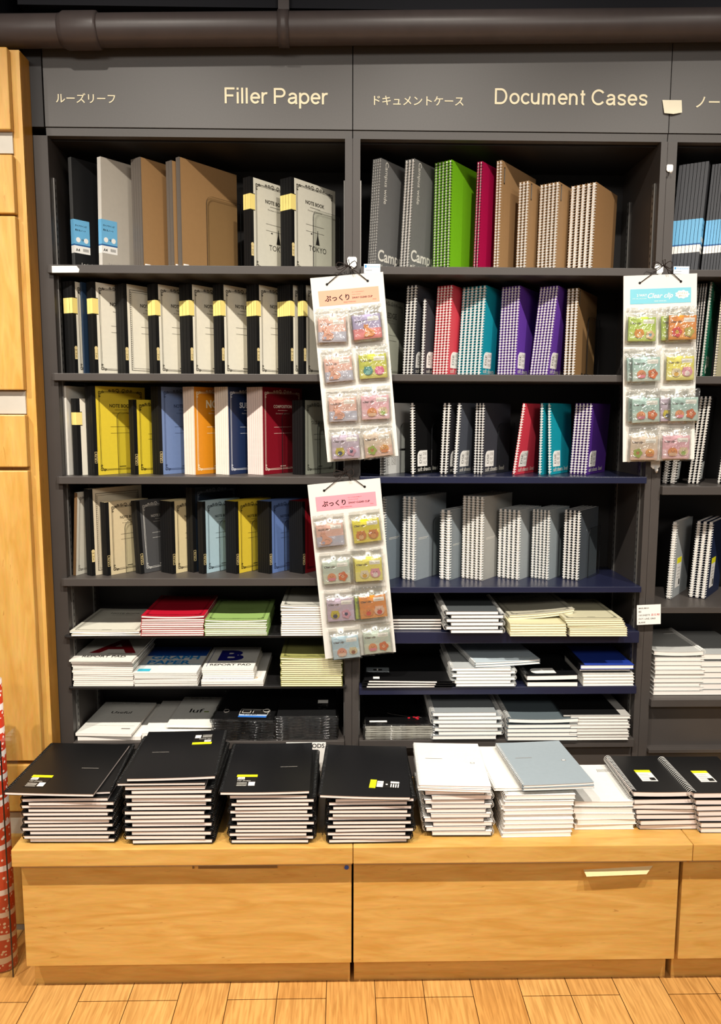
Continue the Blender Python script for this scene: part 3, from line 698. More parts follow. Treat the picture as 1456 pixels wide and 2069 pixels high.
# top shelf, bay with Filler Paper header
wh = 'top shelf under Filler Paper'
upright(n_, nb_bound, dict(w=.21, cov='#161617', spine='#4a4a4a', pages='PAGES'), 144, 153, 1, 1.877, A4, wh, 'thin black notebook with pale blue band at its foot', 'notebooks with blue bands', a=40, lean=0, Yf=.055)
upright(n_, nb_bound, dict(w=.21, cov='#b3aca0', spine='#d4cfc6', pages='PAGES'), 198, 208, 1, 1.877, A4, wh, 'pale grey notebook with pale blue band at its foot', 'notebooks with blue bands', a=40, lean=30, Yf=.055)
KR = '#9a774f'
kd = dict(w=.208, cov=KR, spine='#655e57', tape='#655e57', tapew=.002, pages='PAGESY', extra='price')
upright(n_, nb_bound, kd, 266, 290, 4, 1.877, A4, 'top shelf beside the pale grey notebook', 'kraft notebook with dark cloth spine', 'kraft notebooks with dark spines', a=40)
upright(n_, nb_bound, dict(kd), 338, 352, 2, 1.877, A4-.008, 'middle pair of kraft books, top shelf', 'kraft notebook with dark cloth spine', 'kraft notebooks with dark spines', a=40)
upright(n_, nb_bound, kd, 359, 368, 1, 1.877, A4, 'widest in view, end of kraft row, top shelf', 'kraft notebook with dark cloth spine', 'kraft notebooks with dark spines', a=40, be=.42)
tk = dict(bn, label=True, emblem='gold', frame='#3b372f', cov='#d6d2c2', extra='tower')
upright(n_, nb_bound, dict(tk, w=.185), 492, 508, 3, 1.877, B5, 'next to the kraft books, top shelf', 'cream notebook with tower print', 'cream tower print notebooks', a=40)
upright(n_, nb_bound, dict(tk, w=.185), 566, 590, 4, 1.877, B5, 'by the bay post, top shelf', 'cream notebook with tower print', 'cream tower print notebooks', a=40, be=.45)
# second shelf
wh = 'second shelf'
g = 'cream notebooks with black spines and yellow labels'
cb = dict(bn, label=True, emblem='gold', frame='#4a453c')
upright(n_, nb_bound, dict(cb, w=.15), 131, 153, 3, 1.589, B5, 'second shelf, by the side panel', 'black-spined cream notebook with yellow label', g, a=25, Yf=.016)
upright(n_, nb_bound, dict(w=.16, cov='#1d2f45', pages='PAGES'), 168, 173, 1, 1.589, B5, 'second shelf, near the side panel', 'thin navy notebook', 'thin navy notebook', a=28, Yf=.04)
upright(n_, nb_bound, cb, 178, 193, 2, 1.589, B5, 'second shelf, beside the thin navy notebook', 'black-spined cream notebook with yellow label', g, a=38)
upright(n_, nb_bound, dict(bn, emblem='gold', frame='#4a453c', fstyle='chain'), 234, 255, 3, 1.589, B5, 'second shelf, group without yellow labels', 'black-spined cream notebook', 'cream notebooks without labels', a=38)
for q, (a_, b_, k, w_) in enumerate(((299, 318, 2, 'just after the unlabelled group'), (362, 386, 3, 'second group after the unlabelled ones'), (431, 449, 3, 'third group after the unlabelled ones'), (498, 520, 4, 'fourth group after the unlabelled ones'), (560, 588, 6, 'fifth group after the unlabelled ones'), (602, 614, 3, 'behind the pink-bannered hanging card'))):
    upright(n_, nb_bound, cb, a_, b_, k, 1.589, B5, f'second shelf, {w_}', 'cream yellow-labelled notebook', g, a=38)
upright(n_, nb_bound, dict(bn, w=.178, cov='#b9bba9', frame='#6b6b60', title='PLEDGE'), 738, 755, 2, 1.590, B5-.03, 'second shelf behind upper hanging card', 'grey-green framed notebook', 'grey-green notebooks', a=33)
# third shelf
upright(n_, nb_bound, dict(w=.15, cov='#e8e4da', pages='PAGES'), 136, 141, 1, 1.306, B5, 'third shelf, against the side panel', 'thin white notebook', 'thin white notebook', a=16, Yf=.03)
upright(n_, nb_bound, dict(bn, w=.15, label=True), 146, 160, 2, 1.306, .215, 'third shelf, next to thin white notebook', 'small black-spined cream notebook', 'small cream notebooks', Yf=.05, a=38)
lc = dict(bn, emblem='box', pages='PAGESY')
upright(n_, nb_bound, dict(lc, cov='#e2c93c', frame='#4a4018'), 171, 191, 3, 1.306, B5, 'third shelf', 'large yellow notebook with black spine', 'large yellow notebooks', be=.42, a=38)
upright(n_, nb_bound, dict(lc, w=.15, cov='#dfc637', frame='#4a4018', title=None), 262, 274, 2, 1.306, .213, 'third shelf', 'small yellow notebook with black spine', 'small yellow notebooks', a=38)
upright(n_, nb_bound, dict(lc, cov='#7187b4', frame='#3c4a6c'), 306, 324, 3, 1.306, B5, 'third shelf', 'large slate blue notebook with black spine', 'large blue notebooks', a=38)
ws = dict(w=.18, tapew=.003, pages='PAGES')
upright(n_, nb_bound, dict(ws, cov='#d98a1c', tape='#ecd9c8', spine='#ecd9c8', frame='#efe0bc', title='NOTE'), 370, 394, 4, 1.306, B5, 'third shelf', 'orange notebook with white cloth spine', 'orange notebooks', a=36)
upright(n_, nb_bound, dict(ws, cov='#1d2c4e', tape='#e6ded2', spine='#e6ded2', frame='#c8ccd4', title='SUBJECT'), 433, 462, 6, 1.306, B5, 'third shelf', 'navy notebook with white cloth spine', 'navy white-spined notebooks', a=36)
upright(n_, nb_bound, dict(ws, cov='#7d1020', tape='#e7d3cb', spine='#e7d3cb', frame='#e0c8b8', title='COMPOSITION'), 498, 531, 7, 1.306, B5, 'third shelf', 'dark red notebook with white cloth spine', 'red white-spined notebooks', be=.45, a=36)
upright(n_, nb_bound, dict(bn, w=.15, cov='#8f9184', frame='#3f4038', title=None, extra='japanese'), 590, 612, 4, 1.306, .213, 'third shelf', 'grey-green notebook with Japanese title', 'grey-green Japanese notebooks', be=.4, a=38)
# fourth shelf
upright(n_, nb_bound, dict(w=.17, cov='#e3dfd0', spine='#6d5236', pages='PAGES', frame='#9a958a', title=None), 147, 154, 1, 1.017, B5-.01, 'fourth shelf', 'leaning white notebook with brown spine', 'leaning white notebook', a=22, lean=70, Yf=.025)
upright(n_, nb_bound, dict(bn, w=.18, cov='#dccfb4', frame='#5a5144', emblem='gold', fstyle='chain', title=None), 167, 184, 3, 1.017, B5, 'fourth shelf', 'large beige notebook with black spine', 'large beige notebooks', a=38, be=.68, Yf=.055)
sm = dict(bn, w=.148, emblem='box')
upright(n_, nb_bound, dict(sm, cov='#dbc9a2', frame='#4e4433'), 204, 218, 3, 1.017, A5, 'fourth shelf before the large beige one', 'small tan notebook with black spine', 'small tan notebooks', a=38, be=.4, Yf=.045)
upright(n_, nb_bound, dict(sm, cov='#4b4b4c', frame='#c8c6c0'), 272, 286, 2, 1.017, A5, 'fourth shelf', 'tilted dark grey notebook with pale frame', 'dark grey notebooks', a=38, lean=-62, Yf=.045)
upright(n_, nb_bound, dict(sm, cov='#dccb9e', frame='#4e4433'), 321, 350, 5, 1.017, A5, 'fourth shelf before the navy one', 'small straw notebook with black spine', 'small straw notebooks', a=38, Yf=.045)
upright(n_, nb_bound, dict(bn, w=.18, cov='#1b2430', frame='#6d7580', emblem='box', title=None), 377, 392, 2, 1.017, B5, 'fourth shelf', 'large black-navy notebook with grey frame', 'large navy notebooks', a=38, Yf=.075)
upright(n_, nb_bound, dict(sm, cov='#a9c4cf', frame='#44525a'), 400, 412, 2, 1.017, A5, 'fourth shelf', 'small pale blue notebook with black spine', 'small pale blue notebooks', a=38, be=.4, Yf=.045)
upright(n_, nb_bound, dict(sm, cov='#d8bd3a', frame='#4a4018'), 454, 478, 5, 1.017, A5, 'fourth shelf', 'small yellow notebook with black spine', 'small yellow fourth-shelf notebooks', a=38, be=.4, Yf=.045)
upright(n_, nb_bound, dict(sm, cov='#5f78ad', frame='#2f3d5e'), 519, 545, 6, 1.017, A5, 'fourth shelf', 'small blue notebook with black spine', 'small blue notebooks', a=38, be=.4, Yf=.045)
upright(n_, nb_bound, dict(sm, cov='#7a0d18', frame='#4a0a12'), 583, 612, 7, 1.017, A5, 'fourth shelf behind the lower hanging card', 'small red notebook with black spine', 'small red notebooks', a=38, Yf=.045)

# ring notebooks, bay with Document Cases header
rn = dict(w=.180, ring='W')
wh = 'top shelf'
upright(r_n, nb_ring, dict(w=.212, cov='#6f6f6e', ring='S', mark='campus'), 741, 757, 4, 1.878, A4, 'top shelf, by the bay post', 'tall grey ring notebook', 'tall grey ring notebooks', lean=62, a=38)
upright(r_n, nb_ring, dict(w=.212, cov='#757573', ring='S', mark='campus'), 806, 824, 3, 1.878, A4, 'top shelf, beside the green notebooks', 'tall grey ring notebook', 'tall grey ring notebooks', lean=58, a=38)
upright(r_n, nb_ring, dict(w=.212, cov='#74b81c', ring='B'), 875, 907, 5, 1.878, A4, wh, 'tall lime green ring notebook', 'green ring notebooks', lean=10, a=38)
upright(r_n, nb_ring, dict(w=.212, cov='#a80f45', ring='B'), 955, 965, 2, 1.878, A4-.004, wh, 'tall magenta ring notebook', 'magenta ring notebooks', lean=24, a=38)
upright(r_n, nb_ring, dict(w=.225, cov='#a07d56', ring='W', mark='bar'), 996, 1006, 2, 1.878, A4, wh, 'tall kraft ring notebook', 'kraft ring notebooks', lean=12, a=38)
upright(r_n, nb_ring, dict(w=.176, cov='#9c7a54', mark='bar'), 1043, 1061, 3, 1.878, B5-.005, 'top shelf, beside the tall kraft one', 'small kraft ring notebook', 'kraft ring notebooks', lean=14, a=38)
upright(r_n, nb_ring, dict(w=.176, cov='#9c7a54', mark='bar'), 1088, 1121, 5, 1.878, B5-.007, 'top shelf, middle kraft group', 'small kraft ring notebook', 'kraft ring notebooks', lean=16, a=38)
upright(r_n, nb_ring, dict(w=.176, cov='#96724c'), 1152, 1195, 5, 1.878, B5-.007, 'top shelf, last kraft group', 'small kraft ring notebook', 'kraft ring notebooks', lean=20, a=38)
wh = 'second shelf'
CH = '#3f4046'
upright(r_n, nb_ring, dict(rn, cov=CH, mark='dse'), 812, 833, 3, 1.590, B5, wh, 'charcoal ring notebook', 'charcoal ring notebooks', lean=50, a=33)
upright(r_n, nb_ring, dict(w=.15, cov=CH, mark='dse'), 848, 855, 1, 1.590, .213, 'second shelf', 'small charcoal ring notebook', 'small charcoal ring notebook', lean=30, a=33)
upright(r_n, nb_ring, dict(rn, cov='#d4404f', mark='dse'), 874, 903, 5, 1.590, B5, wh, 'coral red ring notebook', 'coral ring notebooks', lean=50, a=33)
upright(r_n, nb_ring, dict(rn, cov='#1593a6', mark='dse'), 926, 970, 6, 1.590, B5, wh, 'teal ring notebook', 'teal ring notebooks', lean=52, a=33)
upright(r_n, nb_ring, dict(rn, cov='#63399f', mark='dse'), 1007, 1040, 6, 1.590, B5, 'second shelf, before the more tilted group', 'purple ring notebook', 'purple ring notebooks', lean=34, a=33)
upright(r_n, nb_ring, dict(rn, cov='#63399f', mark='dse'), 1073, 1105, 6, 1.590, B5, 'second shelf, more tilted group', 'purple ring notebook', 'purple ring notebooks', lean=98, a=33)
upright(r_n, nb_ring, dict(w=.2, cov='#8c6c47', mark='bar'), 1140, 1160, 3, 1.590, B5-.005, wh, 'kraft ring notebook', 'kraft second-shelf ring notebooks', lean=14, a=33, be=.5)
wh = 'third shelf'; B5s = .206
upright(r_n, nb_ring, dict(w=.172, cov='#d4d4d0', ring='B', mark='white_dse'), 765, 777, 1, 1.307, B5s, 'third shelf, half hidden by the upper hanging card', 'white-covered ring notebook', 'white ring notebook', a=36, be=.45)
upright(r_n, nb_ring, dict(w=.172, cov='#121213', mark='dse'), 829, 838, 1, 1.307, B5s, 'third shelf', 'black ring notebook', 'black ring notebook', lean=-24, a=36, be=.5)
upright(r_n, nb_ring, dict(w=.15, cov='#28282c', mark='dse'), 888, 903, 2, 1.307, B5s, 'third shelf, beside the black one', 'dark charcoal ring notebook', 'dark charcoal ring notebooks', lean=40, a=36)
upright(r_n, nb_ring, dict(w=.16, cov='#4a4e57', mark='dse'), 914, 922, 1, 1.307, B5s, 'third shelf', 'slate grey ring notebook', 'slate ring notebook', lean=55, a=36)
upright(r_n, nb_ring, dict(w=.185, cov='#3c3d44', mark='dse'), 957, 974, 3, 1.307, B5s, 'third shelf, wide cover in view', 'charcoal ring notebook', 'wide charcoal ring notebooks', lean=12, a=36, be=.5)
upright(r_n, nb_ring, dict(w=.172, cov='#d23b4d', mark='dse'), 1034, 1040, 1, 1.307, B5s, 'third shelf', 'tilted coral ring notebook', 'coral third-shelf notebook', lean=130, a=36)
upright(r_n, nb_ring, dict(w=.172, cov='#138c9d'), 1087, 1093, 1, 1.307, B5s, 'third shelf, behind the leaning teal one', 'upright teal ring notebook', 'upright teal notebook', lean=0, a=36)
upright(r_n, nb_ring, dict(w=.172, cov='#1496a8', mark='dse'), 1107, 1113, 1, 1.307, B5s, 'third shelf', 'left-leaning teal ring notebook', 'leaning teal notebook', lean=-40, a=36)
upright(r_n, nb_ring, dict(w=.172, cov='#4f2a86', mark='dse'), 1155, 1184, 5, 1.307, B5s, wh, 'purple ring notebook', 'purple third-shelf notebooks', lean=50, a=36)
wh = 'fourth shelf'; GR = '#8d969c'
upright(r_n, nb_ring, dict(w=.178, cov='#737f88', ring='W', mark='clearfold'), 770, 778, 1, .991, B5, 'fourth shelf, beside lower hanging card', 'tall blue-grey ring notebook', 'tall grey fourth-shelf notebooks', a=38, Yf=.062)
upright(r_n, nb_ring, dict(w=.178, cov=GR, ring='W', mark='clearfold'), 812, 838, 3, .991, B5, 'fourth shelf, second tall group', 'tall pale grey ring notebook', 'tall grey fourth-shelf notebooks', a=38, be=.5, Yf=.062)
upright(r_n, nb_ring, dict(w=.15, cov='#7f888d', ring='W', mark='clearfold'), 888, 909, 2, .991, .21, 'fourth shelf, between the tall groups', 'small pale grey ring notebook', 'small grey fourth-shelf notebooks', a=38, Yf=.07)
upright(r_n, nb_ring, dict(w=.19, cov='#a3a29c', ring='W', mark='clearfold'), 935, 974, 5, .991, B5, 'fourth shelf, last tall group', 'tall pale grey ring notebook', 'tall grey fourth-shelf notebooks', a=38, be=.5, Yf=.062)
upright(r_n, nb_ring, dict(w=.15, cov='#9aa0a2', ring='W'), 1009, 1048, 5, .991, .21, 'fourth shelf, beside the tall ones', 'small silver-grey ring notebook', 'small grey fourth-shelf notebooks', a=38, be=.4, Yf=.07)
upright(r_n, nb_ring, dict(w=.15, cov='#8e979b', ring='W'), 1076, 1107, 5, .991, .21, 'fourth shelf, second small group from the panel', 'small silver-grey ring notebook', 'small grey fourth-shelf notebooks', a=38, be=.4, Yf=.07)
upright(r_n, nb_ring, dict(w=.15, cov='#4a5056', ring='W'), 1140, 1168, 4, .991, .21, 'fourth shelf, nearest the side panel', 'small silver-grey ring notebook', 'small grey fourth-shelf notebooks', a=38, be=.4, Yf=.06)
# third bay
for (p0, p1, k, w_) in ((1360, 1408, 8, 'beside the post'), (1424, 1462, 8, 'at the picture edge')):
    upright(n_, nb_bound, dict(w=.21, cov='#2e2e31', spine='#45464a', pages='PAGES'), p0, p1, k, 1.875, A4, f'top shelf {w_}', 'thin charcoal notebook with pale blue band', 'charcoal notebooks with blue bands', lean=52, a=30, Yf=.04)
upright(r_n, nb_ring, dict(w=.18, cov='#2c2e2e', ring='S'), 1388, 1409, 5, 1.588, .262, 'second shelf behind the card edge', 'dark ring notebook', 'dark ring notebooks', lean=50, a=28)
upright(r_n, nb_ring, dict(w=.18, cov='#1f6e55', ring='S', mark='green'), 1413, 1419, 1, 1.588, .265, 'second shelf at the picture edge', 'green ring notebook with white print', 'green second-shelf notebook', lean=52, a=32)
upright(r_n, nb_ring, dict(w=.18, cov='#d8cfa8', ring='B'), 1440, 1446, 1, 1.588, .26, 'second shelf behind the green one', 'cream ring notebook', 'cream second-shelf notebook', lean=40, a=32)
upright(r_n, nb_ring, dict(w=.18, cov='#171719', ring='W', mark='roundtag'), 1340, 1366, 2, 1.28, .255, 'third shelf by the post', 'black white-edged ring notebook', 'black ring notebooks, third bay', lean=80, a=30)
upright(r_n, nb_ring, dict(w=.18, cov='#171719', ring='W', mark='roundtag'), 1392, 1412, 3, 1.28, .255, 'third shelf below the hanging card', 'black white-edged ring notebook', 'black ring notebooks, third bay', lean=85, a=30)
upright(r_n, nb_ring, dict(w=.18, cov='#171719', ring='W'), 1452, 1470, 3, 1.28, .255, 'third shelf at the picture edge', 'black white-edged ring notebook', 'black ring notebooks, third bay', lean=85, a=30)
upright(r_n, nb_ring, dict(w=.178, cov='#a8adae', ring='W', mark='upright_yellow'), 1346, 1356, 1, .93, .235, 'fourth shelf by the post', 'clear grey ring notebook with yellow sticker', 'clear grey notebook', lean=36, a=38, be=.4, Yf=.08)
upright(r_n, nb_ring, dict(w=.178, cov='#1d2947', ring='W', mark='upright_yellow'), 1398, 1425, 3, .93, .235, 'fourth shelf at the picture edge', 'navy ring notebook', 'navy ring notebooks', lean=50, a=38, Yf=.08)

# blue bands on the thin notebooks of the top shelves
BANDB = M('pale_blue_band', '#6fb3dc', .35, var=.03); BANDD = M('band_blue_print', '#2a5d96', .4)
def bands():
    for o in list(bpy.data.objects):
        lab = o.get('label', '')
        if 'blue band' not in lab: continue
        cv = [c for c in o.children if c.name.startswith('cover')][0]
        zs = [v.co.z for v in cv.data.vertices]; t = max(zs); g = .0003
        b = MB(); y0, y1 = (.058, .148) if 'charcoal' in lab else (.045, .135); w = .048
        b.box(-.0008-g, w, y0+.024, y1, t, t+g, BANDB).box(-.0008-g, -.0008, y0+.024, y1, 0, t+g, BANDB)
        b.box(-.0008-g, w, y0, y0+.020, t, t+g, WHITE).box(-.0008-g, -.0008, y0, y0+.020, 0, t+g, WHITE)
        b.box(-.0008-g, w, y0+.020, y0+.024, t, t+g, BANDD).box(-.0008-g, -.0008, y0+.020, y0+.024, 0, t+g, BANDD)
        z = t+g+.0002
        if 'showing' in lab or 'top shelf under' in lab:
            b.text('ガイドラインが', .003, w-.008, y1-.018, INK, z, bold=.02); b.text('見えるノート', .003, w-.012, y1-.030, INK, z, bold=.02)
            for cx in (.012, .036): b.poly([(cx+.007*math.cos(k*.5), y0+.036+.007*math.sin(k*.5)) for k in range(12)], t+g, z, WHITE)
            b.text('→', .020, .029, y0+.033, INK, z); b.text('A4', .003, .016, y0+.005, INK, z, bold=.02)
            for k in range(7): b.flat(.026+k*.0025, .0272+k*.0025, y0+.006, y0+.014, z, INK)
            m_ = INKW if 'black' in lab else INKG
            ob('printed_title', MB().text('Logical T-line', .02, .085, .012, m_, t+.0004), cv)
        ob('paper_band', b, o)
bands()

# ------------------------------------------------------------------ lying piles
pd = 'paper_pad'
soft = dict(cov='#d9d6c6', pages='PAGES', c=.0002)
flatstack(n_, nb_bound, dict(soft, frame='#7c786c', title='NOTE BOOK', fstyle='chain'), 143, 285, 1285, .851, 1277, 2, 'the cream pair beside the side panel', 'cream notebook with grey frame', 'cream notebooks lying', h=.262, last=dict(bend=(.002, 0, 0)), rot=1.5)
flatstack(n_, nb_bound, dict(soft, cov='#b3122a', frame='#6d0a18', title=None), 285, 413, 1285, .851, 1246, 9, 'red pile on the upper thin shelf', 'red notebook', 'red notebooks lying', h=.252, last=dict(bend=(.003, 0, 0)))
flatstack(n_, nb_bound, dict(soft, cov='#8fae62', frame='#44552a', title=None), 413, 540, 1285, .851, 1254, 8, 'green pile on the upper thin shelf', 'light green notebook', 'green notebooks lying', h=.252, last=dict(bend=(.0025, 0, 0)))
flatstack(n_, nb_bound, dict(soft, cov='#c7c5ba', frame='#23211f', title=None), 568, 690, 1285, .851, 1225, 13, 'tall pile behind the lower hanging card', 'white notebook with black frame', 'white black-framed notebooks', h=.252, last=dict(bend=(.003, 0, 0)))
z_, Yf_, Xa, Xb = flatstack(pd, nb_pad, dict(cov='#e9e5da'), 147, 270, 1387, .698, 1340, 12, 'the red-letter pile', 'white report pad', 'red-letter report pads', h=.252, last=dict(mark='A'), topdesc='report pad with big red A, lower')
for i, (dx, r_) in enumerate(((.002, 0), (-.002, -.3))):
    place(pd, nb_pad(.18, .252, .0045, '#e9e5da', 'A' if i else None), T(Xa-.003+dx, Yf_-.004-.002*i, z_+.0052*i+.0005) @ RZ(math.radians(r_-1)), 'report pad with big red A, topmost of the red-letter pile' if i else 'white report pad under the topmost red A pad', 'notepad', 'red-letter report pads')
flatstack(pd, nb_pad, dict(cov='#dfe3e2'), 271, 400, 1387, .698, 1359, 9, 'the graph paper pile', 'white graph pad', 'graph paper pads', h=.25, last=dict(mark='G'), topdesc='blue and white graph paper pad')
z_, Yf_, Xa, Xb = flatstack(pd, nb_pad, dict(cov='#e4e2dc'), 405, 532, 1387, .698, 1375, 3, 'the pads under the blue B pile', 'wide white report pad', 'wide report pads', h=.265, last=dict(mark='R'), rot=.2)
zz = z_
for i in range(5):
    mk = 'B' if i == 4 else None
    place(pd, nb_pad(.15, .212, .0056, '#e6e3da', mk), T(Xa+.004+random.uniform(-.002, .002), Yf_+.012, zz+.0006) @ RZ(math.radians(random.uniform(-.5, .5))), 'report pad with big blue B on top of its pile' if mk else f'small white report pad, {ORD[4-i]} from top of the blue B pile', 'notepad', 'blue-letter report pads'); zz += .0061
flatstack(n_, nb_bound, dict(soft, cov='#9c9a5a', pages='PAGESY', frame='#4a4828', title=None), 567, 692, 1387, .698, 1330, 14, 'olive pile by the bay post', 'olive covered notebook', 'olive notebooks lying', h=.252, last=dict(bend=(.0025, 0, 0)))
# bottom shelf, Filler Paper bay: translucent pads and black packs
MILK = '#f0eee6'
flatstack(pd, nb_pad, dict(cov=MILK), 155, 284, 1498, .531, 1489, 1, 'the bottom shelf by the side panel', 'wide milky loose-leaf pack', 'milky loose-leaf packs', h=.26, Yfix=.0, topdesc='wide milky loose-leaf pack')
flatstack(pd, nb_pad, dict(cov=MILK), 286, 432, 1498, .531, 1482, 2, 'the bottom shelf middle pair', 'wide milky loose-leaf pack', 'milky loose-leaf packs', h=.262, Yfix=.0)
place(pd, nb_pad(.165, .25, .008, '#ebe9e0', 'U'), T(PY(152, 1480, .0).x, .0, .5465) @ RZ(math.radians(-3)), 'milky loose-leaf pad printed Useful on the bottom shelf', 'notepad', 'printed loose-leaf pads')
place(pd, nb_pad(.15, .23, .009, '#e9e8e0', 'L'), T(PY(336, 1470, .03).x, .03, .558) @ RZ(math.radians(-2)), 'milky loose-leaf pad printed luf on the bottom shelf', 'notepad', 'printed loose-leaf pads')
fo = 'document_folder'; FB = '#1a1a1b'
def pouch(w, h, t, cov, mark=None):
    key = ('pouch', w, h, t, cov, mark)
    if key in CACHE: return CACHE[key]
    b = MB(); n = 14; rnd = random.Random(int(w*1e4)+int(t*1e5))
    for zz, s in ((0, -1), (t, 1)):
        for j in range(6):
            pass
    b.box(-.006, w+.006, -.006, h+.004, -.0006, t+.0006, SLEEVE, 10, 10); b.v = [Vector((v.x+rnd.uniform(-.002, .002)*(abs(v.x-w/2) > w*.45), v.y+rnd.uniform(-.003, .0)*(v.y < .001), v.z)) for v in b.v]
    P = [('folder_body', MB().box(0, w, 0, h, .0002, t-.0002, cover(cov, .3)).mesh('folder_body'), []), ('clear_sleeve', b.mesh('clear_sleeve'), [])]
    if mark == 'info':
        e = MB(); z = t+.0009
        e.box(w*.40, w*.88, h*.04, h*.30, z, z+.0004, INK); e.flat(w*.40, w*.88, h*.04, h*.09, z+.0006, cover('#2f6fc4')); e.flat(w*.40, w*.88, h*.09, h*.13, z+.0006, cover('#b8c6d8'))
        for x0_, x1_, y0_, y1_ in ((.40, .405, .04, .3), (.875, .88, .04, .3), (.40, .88, .29, .3), (.44, .58, .26, .27), (.44, .58, .17, .18), (.44, .447, .17, .27), (.573, .58, .17, .27), (.62, .74, .26, .27), (.62, .627, .17, .27)): e.flat(w*x0_, w*x1_, h*y0_, h*y1_, z+.0006, INKW)
        e.tube([(w*.84+.010*math.cos(k*.5), h*.26+.012*math.sin(k*.5), z+.0008) for k in range(14)], .0009, INKW, 4); e.text('T-250', w*.48, w*.7, h*.10, INK, z+.0009)
        e.tube([(w*.12, h*.36, z), (w*.12, h*.22, z)]+[(w*.16+.008*math.cos(PI-k*.5), h*.24+.012*math.sin(PI-k*.5), z) for k in range(13)], .0007, INKG, 4)
        P.append(('info_sticker', e.mesh('info_sticker'), []))
    if mark == 'tagw':
        e = MB(); e.box(w*.68, w*.86, h*.4, h*.5, t+.0009, t+.0013, WHITE); P.append(('price_sticker', e.mesh('price_sticker'), []))
    if mark == 'berries':
        e = MB(); z = t+.0009; red = cover('#c02030')
        for cx, cy in ((.74, .2), (.77, .17), (.80, .2), (.66, .17), (.79, .14)): e.poly([(w*cx+.004*math.cos(k*.6), h*cy+.004*math.sin(k*.6)) for k in range(10)], z-.0004, z+.0003, red)
        e.curl([(w*.35+w*.5*k/8, h*.34-h*.16*(k/8)**.6) for k in range(9)], .0012, z, INKG); e.box(w*.06, w*.32, h*.05, h*.09, z-.0004, z+.0002, WHITE)
        P.append(('berry_print', e.mesh('berry_print'), []))
    CACHE[key] = P; return P
A = PY(432, 1490, -.0); zz = .5325
for i in range(9):
    place(fo, pouch(.176, .24, .0058, FB, 'info' if i == 8 else None), T(A.x+random.uniform(-.003, .003), .0+(-.005 if i == 8 else .004), zz) @ RZ(math.radians(random.uniform(-1, 1)-(4 if i == 8 else 0))), 'black folder with white and blue info sticker in clear sleeve, topmost' if i == 8 else f'black sleeved folder, {ORD[8-i]} from top below the info sticker folder', 'folder', 'black folders under the info sticker'); zz += .0077
A = PY(560, 1485, 0); zz = .5325
for i in range(9):
    place(fo, pouch(.172, .24, .0062, '#222223', 'tagw' if i == 8 else None), T(A.x+random.uniform(-.002, .002), .003, zz) @ RZ(math.radians(random.uniform(-.8, .8))), 'black wrapped folder with small white tag, topmost by the bay post' if i == 8 else f'black wrapped folder, {ORD[8-i]} from top of the pile by the bay post', 'folder', 'black wrapped folders by the post'); zz += .0082
tp = thing('plastic_bag_of_letters', 'small clear bag with bold lettering poking up behind the black bench notebooks', 'bag', (PY(578, 1500, -.03).x, -.035, .417))
w_ = PY(658, 1500, -.03).x-PY(578, 1500, -.03).x; h_ = PY(600, 1499, -.03).z-.417
ob('bag_sheet', MB().box(0, w_, 0, .002, 0, h_, WHITE), tp); ob('lettering', MB().text('KIDS GOODS', .004, w_-.004, h_-.016, INK, .0003, Matrix.Rotation(PI/2, 4, 'X'), bold=.02), tp)

# Document Cases bay
rs = dict(cov='#6e7375', ring='S', wire=.0008)
flatstack(n_, nb_bound, dict(cov='#151516', c=.001, pages='PAGES'), 760, 893, 1273, .859, 1250, 4, 'black pile beside lower hanging card', 'black notebook with white pages', 'black lying notebooks', h=.22, topdesc='short black notebook')
flatstack(r_n, nb_ring, dict(rs, cov='#4c5052'), 893, 1024, 1283, .859, 1238, 6, 'dark clear pile on fifth shelf', 'dark grey ring notebook', 'dark grey ring notebooks lying', h=.25, ring_alt=True)
flatstack(n_, nb_bound, dict(soft, cov='#d8d0a8', pages='PAGESY'), 1030, 1146, 1286, .859, 1261, 5, 'curled cream pile', 'cream-edged notebook', 'curled cream notebooks', h=.24, last=dict(bend=(.001, 0, 0)))
A = PY(1027, 1257, -.012)
for i in range(2):
    place(n_, nb_bound(.19, .24, .006, '#b7b29e', frame='#6b675c' if i else None, title='NOTE BOOK', pages='PAGESY', bend=(.0, .016, 0), c=.0006), T(A.x+.003*i, -.012, .859+.0355+.007*i) @ RZ(math.radians(2)), 'cream notebook with curled-up edge on top of the curled cream pile' if i else 'curled notebook, second in the curled cream pile', 'notebook', 'curled cream notebooks')
flatstack(n_, nb_bound, dict(soft, cov='#c9c3a4', pages='PAGESY', frame='#7d7964', title=None), 1150, 1268, 1286, .859, 1251, 8, 'cream pile by the side panel', 'cream-edged notebook', 'cream notebooks by the panel', h=.24, off=lambda i: .004*(3-i) if i > 3 else .0)
zz = .696; A = PY(731, 1400, -.02)
FL = '#131314'
def folder(w, h, t, mark):
    key = ('folder', w, h, t, mark)
    if key in CACHE: return CACHE[key]
    f = lambda v: Vector((v.x, v.y, v.z-.010*max(0, v.x/w-.1)**1.5))
    P = [('cover', MB().box(0, w, 0, h, t-.001, t, cover(FL, .35), 8, 2).box(0, w, 0, h, 0, .001, cover(FL, .35), 8, 2).mesh('cover', None), []), ('sheets', MB().box(.014, w*.8, .001, h-.01, .001, t-.001, PAGES, 6, 1).mesh('sheets', None), [])]
    if mark:
        e = MB(); z = t+.0003
        e.flat(w*.02, w*.28, h*.30, h*.48, z, M('grey_label', '#7d8488')); e.flat(w*.10, w*.2, h*.36, h*.42, z+.0002, INK); e.flat(w*.14, w*.155, h*.36, h*.43, z+.0003, WHITE)
        P.append(('label', e.mesh('label'), [])); P.append(('price_sticker', MB().box(w*.10, w*.17, h*.06, h*.13, z, z+.0005, WHITE).mesh('price_sticker'), []))
    CACHE[key] = P; return P
